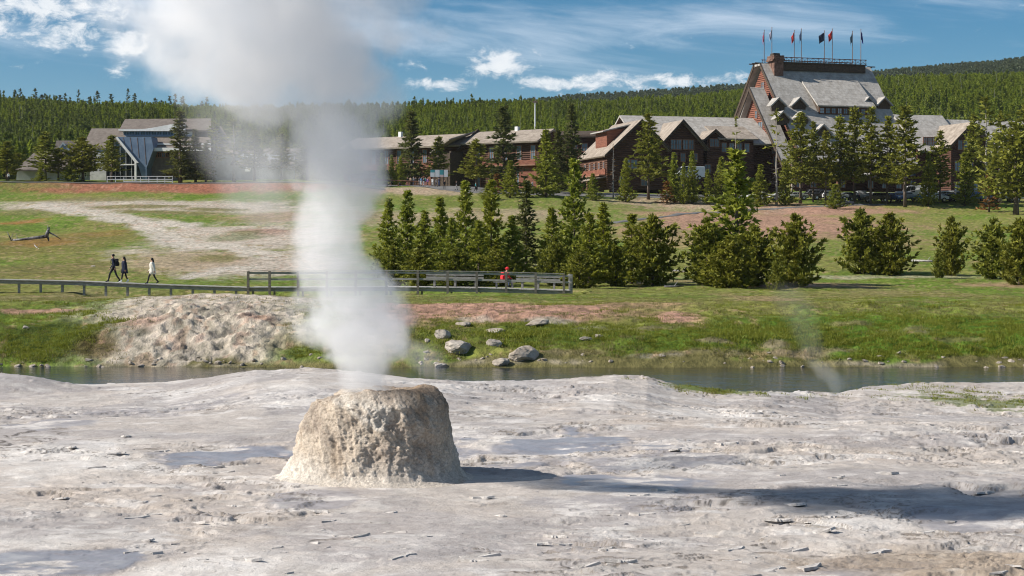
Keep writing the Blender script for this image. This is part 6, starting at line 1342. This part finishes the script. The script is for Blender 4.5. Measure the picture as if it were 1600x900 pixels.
# ---------------------------------------------------------------- vehicles
def paint(nm, c_):
    m_ = pm(nm, c_, tuple(min(1, k_ * 1.12) for k_ in c_), 1.5, .32, spec=.6); m_.node_tree.nodes['Principled BSDF'].inputs['Coat Weight'].default_value = .5; return m_
for nm, c_ in (('paint_white', (.68, .68, .68)), ('paint_black', (.012, .012, .014)), ('paint_blue', (.03, .09, .24)), ('paint_silver', (.36, .37, .38)), ('paint_navy', (.012, .025, .06)), ('paint_teal', (.02, .13, .19)), ('paint_grey', (.10, .10, .11)), ('paint_green', (.05, .17, .12))): paint(nm, c_)
pm('lamp_glass', (.6, .6, .58), None, 3, .15); pm('tail_lamp', (.30, .01, .01), None, 3, .2)
SHAPE = {'sedan': (4.7, 1.82, [(-2.35, .45), (-2.3, .80), (-1.95, .92), (-1.15, .98), (-.45, 1.43), (.75, 1.45), (1.55, 1.02), (2.2, .98), (2.35, .70), (2.33, .42)], 3, 6),
         'suv': (4.8, 1.92, [(-2.4, .5), (-2.36, .95), (-2.0, 1.08), (-1.15, 1.14), (-.6, 1.72), (1.95, 1.74), (2.28, 1.18), (2.4, 1.0), (2.4, .5)], 3, 6),
         'van': (5.9, 2.05, [(-2.95, .5), (-2.93, 1.05), (-2.5, 1.25), (-1.75, 2.05), (-1.35, 2.5), (2.85, 2.55), (2.95, 2.3), (2.95, .5)], 2, 6),
         'pickup': (5.6, 1.95, [(-2.8, .55), (-2.76, 1.0), (-2.4, 1.12), (-1.35, 1.18), (-.85, 1.80), (.55, 1.80), (.85, 1.20), (2.78, 1.20), (2.8, .55)], 3, 6)}
CARC = {}
def car_protos(kd):
    L_, W_, pf, i0, i1 = SHAPE[kd]; hw = W_ / 2
    belt = pf[i0][1]
    b = MB(); vs = []
    inset = lambda z_: .0 if z_ <= belt + .02 else .13 * min(1, (z_ - belt) / .5)
    n = len(pf)
    for sg in (-1, 1): vs += [(x_, sg * (hw - inset(z_) - (.06 if j in (0, n - 1) else 0)), z_) for j, (x_, z_) in enumerate(pf)]
    b.add(vs, [tuple(range(n))[::-1], tuple(range(n, 2 * n))] + [(j, (j + 1) % n, n + (j + 1) % n, n + j) for j in range(n)])
    body = b.obj('body', M['paint_white']); md = body.modifiers.new('round', 'BEVEL'); md.width = .06; md.segments = 2
    b = MB(); roofz = max(z_ for _, z_ in pf); gl = []
    cab = [(x_, z_) for x_, z_ in pf if z_ >= belt - .001]; zt_ = roofz - .12; zb_ = belt + .06
    fx0, fx1 = pf[i0][0], pf[i0 + 1][0]; top = [j for j, (x_, z_) in enumerate(pf) if z_ > roofz - .15]; rx1 = pf[top[-1]][0]; rx0 = pf[top[-1] + 1][0]
    def xe(z_, a0, a1): return a0 + (a1 - a0) * (z_ - belt) / (roofz - belt)
    parts = []
    for sg in (-1, 1):
        yb, yt = sg * (hw - inset(zb_) + .008), sg * (hw - inset(zt_) + .012); b = MB()
        xa0, xa1 = xe(zb_, fx0, fx1) + .18, xe(zt_, fx0, fx1) + .14; xb0, xb1 = (rx0 - .3 if kd != 'van' else -.35), (rx1 - .1 if kd != 'van' else -.35)
        m0, m1 = (xa0 + xb0) / 2, (xa1 + xb1) / 2
        for (q0, q1, q2, q3) in ((xa0, m0 - .04, m1 - .04, xa1), (m0 + .04, xb0, xb1, m1 + .04)): b.prism([(q0, yb, zb_), (q1, yb, zb_), (q2, yt, zt_), (q3, yt, zt_)], (0, -sg * .03, 0))
        parts.append(('side_window', b.mesh('side_window', M['car_glass'])))
    def screen(nm, a0, a1, z0, z1, sgn):
        b = MB(); w0, w1 = hw - inset(z0) - .12, hw - inset(z1) - .16; x0, x1 = xe(z0, a0, a1) + sgn * .015, xe(z1, a0, a1) + sgn * .015
        b.prism([(x0, -w0, z0), (x0, w0, z0), (x1, w1, z1), (x1, -w1, z1)], (-sgn * .03, 0, .01)); parts.append((nm, b.mesh(nm, M['car_glass'])))
    screen('windshield', fx0, fx1, belt + .07, roofz - .1, -1)
    if kd != 'van': screen('rear_window', rx0, rx1, belt + .1, roofz - .12, 1)
    b = MB(); wr_ = .34 if kd != 'van' else .37
    b.tube([(0, -.11, 0), (0, -.085, 0), (0, .085, 0), (0, .11, 0)], [wr_ * .93, wr_, wr_, wr_ * .93], 18); ty = b.mesh('tyre', M['tyre'], False)
    b = MB(); b.tube([(0, -.115, 0), (0, .115, 0)], wr_ * .62, 12); rm = b.mesh('rim', M['rim'], False)
    b = MB(); b.tube([(0, -.07, 0), (0, .07, 0)], wr_ * 1.16, 16); ar = b.mesh('wheel_arch', M['black_plastic'])
    b = MB(); b.box(-.05, .03, -.2, .2, -.08, .08); hl = b.mesh('headlight', M['lamp_glass']); b = MB(); b.box(-.03, .04, -.13, .13, -.14, .14); tl = b.mesh('tail_light', M['tail_lamp'])
    b = MB(); b.box(-L_ / 2 - .05, -L_ / 2 + .1, -hw + .12, hw - .12, .34, .56); b.box(L_ / 2 - .1, L_ / 2 + .05, -hw + .12, hw - .12, .36, .58); bp_ = b.mesh('bumper', M['black_plastic'])
    bm_ = body.data; C.objects.unlink(body); CARC[kd] = (body, parts, ty, rm, ar, hl, tl, bp_, L_, hw, belt)
def car(kd, pnt, loc, rz, label, group=None, cat='car', roofbox=False):
    if kd not in CARC: car_protos(kd)
    body, parts, ty, rm, ar, hl, tl, bp_, L_, hw, belt = CARC[kd]
    e = empty('parked_' + ('van' if kd == 'van' else 'pickup' if kd == 'pickup' else 'car'), loc, rz, label, cat, group)
    o = body.copy(); C.objects.link(o); o.parent = e; o.material_slots[0].link = 'OBJECT'; o.material_slots[0].material = M[pnt]; o.name = 'body'
    for nm, me_ in parts: link(nm, me_, e)
    link('bumper', bp_, e)
    for x_ in (-L_ * .31, L_ * .30):
        for sg in (-1, 1):
            wv = link('wheel', ar, e, (x_, sg * (hw - .055), .37)); t_ = link('tyre', ty, wv, (0, sg * .0, -.03)); link('rim', rm, wv, (0, sg * .002, -.03))
    for sg in (-1, 1): link('headlight', hl, e, (-L_ / 2 + .05, sg * (hw - .32), belt * .78)); link('tail_light', tl, e, (L_ / 2 - .02, sg * (hw - .2), belt * .85))
    if roofbox:
        b = MB(); zt_ = max(z_ for _, z_ in SHAPE[kd][2]); b.prism([(-.9, -.42, zt_ + .08), (1.1, -.42, zt_ + .08), (1.15, -.36, zt_ + .42), (-.6, -.36, zt_ + .46), (-1.0, -.38, zt_ + .2)], (0, .84, 0)); ob = b.obj('roof_box', M['paint_white'], e); md = ob.modifiers.new('round', 'BEVEL'); md.width = .06
    return e
GCAR = 'cars parked before the lodge'
CARS = [('sedan', 'paint_white', 1221, 355, PI, 'white saloon car at the left end of the car park'), ('suv', 'paint_grey', 1268, 358, 0.1, 'dark grey car behind tree stems left of the bushy pine'), ('suv', 'paint_black', 1287, 356, .0, 'black car left of the short bushy pine'), ('sedan', 'paint_navy', 1322, 354, .15, 'dark blue car half behind the short bushy pine'), ('pickup', 'paint_silver', 1343, 356, PI, 'silver grey pickup with pale bed'), ('suv', 'paint_black', 1369, 351, 0, 'large black car in the middle of the row'), ('sedan', 'paint_white', 1391, 357, PI, 'white saloon right of the large black car'),
        ('suv', 'paint_blue', 1403, 349, PI / 2 + .1, 'blue car seen from behind between stems'), ('van', 'paint_white', 1430, 362, 0, 'white van with teal shade behind the tallest pine'), ('sedan', 'paint_teal', 1441, 352, .1, 'dark teal saloon in front of the white van in the row'), ('suv', 'paint_white', 1461, 351, PI - .1, 'white car with dark windows right of the teal saloon'), ('sedan', 'paint_navy', 1483, 353, 0, 'dark navy saloon below the roof box car'), ('suv', 'paint_black', 1499, 355, 0, 'black car carrying a white roof box'), ('suv', 'paint_blue', 1529, 352, PI, 'blue estate with pale roof beside the person in orange'),
        ('sedan', 'paint_silver', 1243, 357, 0, 'silver saloon behind the group of people in the car park'), ('suv', 'paint_white', 1305, 353, PI, 'white car hidden behind the short bushy pine'), ('sedan', 'paint_white', 1356, 359, 0, 'white saloon between the silver pickup and the large black car'), ('suv', 'paint_silver', 1416, 354, PI, 'silver car between the blue car and the white van'),
        ('suv', 'paint_white', 1472, 358, 0, 'white car behind the dark navy saloon'), ('sedan', 'paint_white', 1514, 360, PI, 'white saloon behind the person in orange'), ('suv', 'paint_black', 1548, 353, 0, 'dark car under the reddish pine'), ('sedan', 'paint_white', 1186, 358, 0, 'white saloon parked below the red gable wall'), ('sedan', 'paint_silver', 1566, 356, 0, 'silver saloon behind the reddish pine'), ('suv', 'paint_white', 1600, 354, 0, 'white car cut by the right edge')]
for kd, pt, px, Y_, rz, lab in CARS:
    Y_ = 346 + (Y_ - 349) * .45; g = gx(px, Y_); car(kd, pt, g + Vector((0, 0, .14)), rz + .05, lab, GCAR, 'van' if kd == 'van' else 'pickup' if kd == 'pickup' else 'car', 'roof box' in lab and kd == 'suv' and pt == 'paint_black')
g = gx(1076, 356); car('van', 'paint_white', Vector((g.x, g.y, zrow(281, 356))), .25, 'white van with sloping nose parked before the middle gable', None, 'van')

# ---------------------------------------------------------------- boulders, logs, dead wood
pm('boulder', (.26, .225, .19), (.42, .375, .32), 1.6, .9, .05, 6); pm('boulder_tan', (.30, .25, .20), (.44, .385, .32), 1.8, .9, .05, 6)
def rock_mesh(seed, flat=.5):
    import bmesh
    bm = bmesh.new(); bmesh.ops.create_icosphere(bm, subdivisions=4, radius=.5); V_ = np.array([v.co[:] for v in bm.verts])
    rg_ = np.random.default_rng(seed)
    for _ in range(9):
        n_ = rg_.normal(0, 1, 3); n_ /= np.linalg.norm(n_); d_ = rg_.uniform(.30, .42); s_ = V_ @ n_; V_ = V_ - np.outer(np.maximum(s_ - d_, 0) * .9, n_)
    V_ = V_ * (1 + .20 * fbm3(V_ * 2.6, seed, 4, .6) - .10 * np.abs(fbm3(V_ * 5, seed + 7, 3)) + .05 * fbm3(V_ * 12, seed + 3, 2))[:, None]
    for v, c_ in zip(bm.verts, V_): v.co = c_
    me_ = bpy.data.meshes.new('boulder'); bm.to_mesh(me_); bm.free(); me_.materials.append(M['boulder']); return me_
RK = [rock_mesh(100 + i) for i in range(5)]
for i, (px, py, wpx, hpx, lab, mt) in enumerate([(716, 548, 56, 30, 'largest flat faced grey boulder on the grassy bank', 0), (690, 528, 28, 22, 'grey boulder above and left of the largest boulder', 0), (818, 560, 48, 30, 'leaning tan rock slab on the bank below the boardwalk end', 1), (687, 574, 22, 9, 'small pale boulder at the water below the largest boulder', 0), (774, 541, 26, 20, 'slanted grey rock between the largest boulder and leaning slab', 0), (773, 519, 40, 10, 'long low tan rock at the top of the grassy bank', 1),
        (781, 571, 30, 16, 'dark wet rock at the water below the leaning slab', 1), (916, 532, 22, 9, 'small pale rock in the grass right of the leaning slab', 0), (935, 528, 14, 7, 'tiny pale rock at the right of the grass pair', 0), (666, 551, 10, 6, 'tiny white stone left of the boulders', 0), (668, 534, 12, 8, 'small stone touching the upper grey boulder', 0), (722, 508, 26, 9, 'half buried tan rock above the largest boulder', 1), (838, 508, 40, 14, 'broken tan ledge under the pink soil', 1),
        (40, 513, 12, 7, 'small pale stone in the dark bank grass at far left', 0), (146, 417, 8, 4, 'small pale rock on the meadow before the walkers', 0), ]):
    g = gp(px, min(py, 573)); s_ = wpx / F_PX * g.y; hz = hpx / F_PX * g.y
    o = link('boulder', RK[i % 5], None, g + Vector((0, .12 * s_, hz * .12)), (.1 * (i % 3 - 1), .15 * ((i * 5) % 3 - 1), i * 1.3), None); o.scale = (s_ * 1.08, s_ * .9, hz * 1.0)
    o.rotation_euler[2] = (.35 * ((i * 7) % 5 - 2)); tag(o, lab, 'boulder', 'boulders on the river bank')
    if mt: o.material_slots[0].link = 'OBJECT'; o.material_slots[0].material = M['boulder_tan']
# stones of the shore line, uncountable
rg_ = np.random.default_rng(12); b = MB(); n = 150
x_ = rg_.uniform(-22, 24, n); y_ = 69.3 + rg_.normal(0, .35, n) + .4 * fbm(x_ * .5, x_ * 0, 5); 
x2 = rg_.uniform(-13.5, -7, 12); y2 = rg_.uniform(69.2, 69.8, 12); x_ = np.concatenate([x_, x2]); y_ = np.concatenate([y_, y2])
rs_ = [proto('shore_stone', rock_mesh(140 + i)) for i in range(3)]
for o in rs_: o.data.materials[0] = M['boulder_tan']
s_ = rg_.uniform(.08, .34, len(x_)) ** 1.3; scatter('shore_stones', 'pale stones along the far water line', np.stack([x_, y_, np.maximum(H(x_, y_), -1.25) + .0], 1), np.stack([s_ * 1.5, s_, s_ * .8], 1), rg_.integers(0, 3, len(x_)), rs_, 8, .3)

def branchy(name, label, cat, base, segs, mat='dead_wood'):
    e = empty(name, base, 0, label, cat)
    for nm, pts, rad_ in segs: b = MB(); b.tube(pts, rad_, 6); b.obj(nm, M[mat], e, smooth=True)
    return e
g = gp(45, 376); s_ = g.y / F_PX
def lp(px, py, dy=0): return Vector(((px - 45) * s_, dy, (376 - py) * s_))
branchy('fallen_tree', 'dark fallen dead tree with upturned roots on the left meadow', 'fallen tree', g, [('trunk', [lp(20, 376), lp(34, 374.5), lp(55, 372), lp(73, 369.5)], [.12, .14, .17, .2]), ('root', [lp(72, 371), lp(75, 362), lp(77, 355, .1)], [.26, .22, .06]), ('root', [lp(74, 366), lp(75, 352)], [.09, .03]), ('root', [lp(76, 363), lp(86, 368), lp(96, 375)], [.10, .07, .03]), ('root', [lp(74, 369), lp(77, 379)], [.16, .06]),
        ('branch', [lp(18, 377), lp(14, 368), lp(11, 362)], [.08, .06, .02]), ('branch', [lp(20, 376), lp(17, 371, .3), lp(19, 364, .5)], [.05, .04, .015]), ('branch', [lp(30, 374), lp(36, 378)], [.07, .03]), ('branch', [lp(27, 375), lp(25, 366, .3)], [.05, .02])], 'dead_wood_dark')
def gs(px0, py0, px1, py1, r0, r1, name, label, mat='dead_wood'):
    a_, c_ = gp(px0, py0), gp(px1, py1); b = MB(); m_ = (a_ + c_) / 2 - a_; m_.z = float(H((a_.x + c_.x) / 2, (a_.y + c_.y) / 2)) - a_.z
    up = Vector((0, 0, r0 * .7)); e = empty(name, a_, 0, label, 'log'); b.tube([up, m_ + up, c_ - a_ + up], [r0, (r0 + r1) / 2, r1], 6); b.obj('trunk', M[mat], e, smooth=True)
    b = MB(); b.tube([m_ + up, m_ + Vector((.3, .1, r0 + .35))], [r1 * .6, r1 * .25], 5); b.obj('branch', M[mat], e); return e
gs(1424, 409, 1474, 410, .11, .07, 'fallen_log', 'pale fallen log at the foot of the twin pine shrubs'); gs(54, 384, 61, 390, .06, .03, 'fallen_branch', 'short pale dead branch below the fallen dead tree')
gs(1145, 446, 1168, 450, .06, .03, 'fallen_branch', 'thin pale dead branch before the big lone pine'); gs(1038, 449, 1068, 448, .07, .05, 'fallen_log', 'dark thin log lying right of the railing', 'dead_wood_dark'); gs(1048, 424, 1086, 426, .09, .06, 'fallen_log', 'dark log in the shade beside the big lone pine', 'dead_wood_dark')
gs(1306, 319, 1334, 320, .5, .35, 'fallen_log', 'thick dark log under the short bushy pine', 'dead_wood_dark'); gs(832, 417, 850, 416, .09, .07, 'fallen_log', 'pale log in the opening of the clump'); gs(835, 406, 852, 405, .09, .06, 'fallen_log', 'weathered log deeper in the opening of the clump')
e = branchy('dead_sapling', 'small bleached dead sapling behind the railing end', 'dead shrub', gp(893, 436), [('stem', [(0, 0, 0), (.2, 0, .5), (.5, .1, 1.0)], [.04, .03, .01]), ('branch', [(.2, 0, .5), (-.1, 0, .9)], [.02, .008]), ('branch', [(.3, 0, .7), (.8, 0, .9)], [.02, .008]), ('branch', [(.1, 0, .3), (.5, -.1, .5)], [.02, .008])])

# ---------------------------------------------------------------- the air between here and the ridges
b = MB(); b.box(-2600, 2600, -60, 6200, -8, 520); m_ = bpy.data.materials.new('haze'); m_.use_nodes = True; q = NT(m_.node_tree); q.n.clear()
pv_ = q.new('ShaderNodeVolumePrincipled'); pv_.inputs['Color'].default_value = (.86, .92, 1.0, 1); pv_.inputs['Density'].default_value = .000028; pv_.inputs['Anisotropy'].default_value = .2
q.l.new(pv_.outputs[0], q.new('ShaderNodeOutputMaterial').inputs['Volume'])
tag(b.obj('haze', m_), 'thin summer haze in front of the far ridge', kind='stuff')
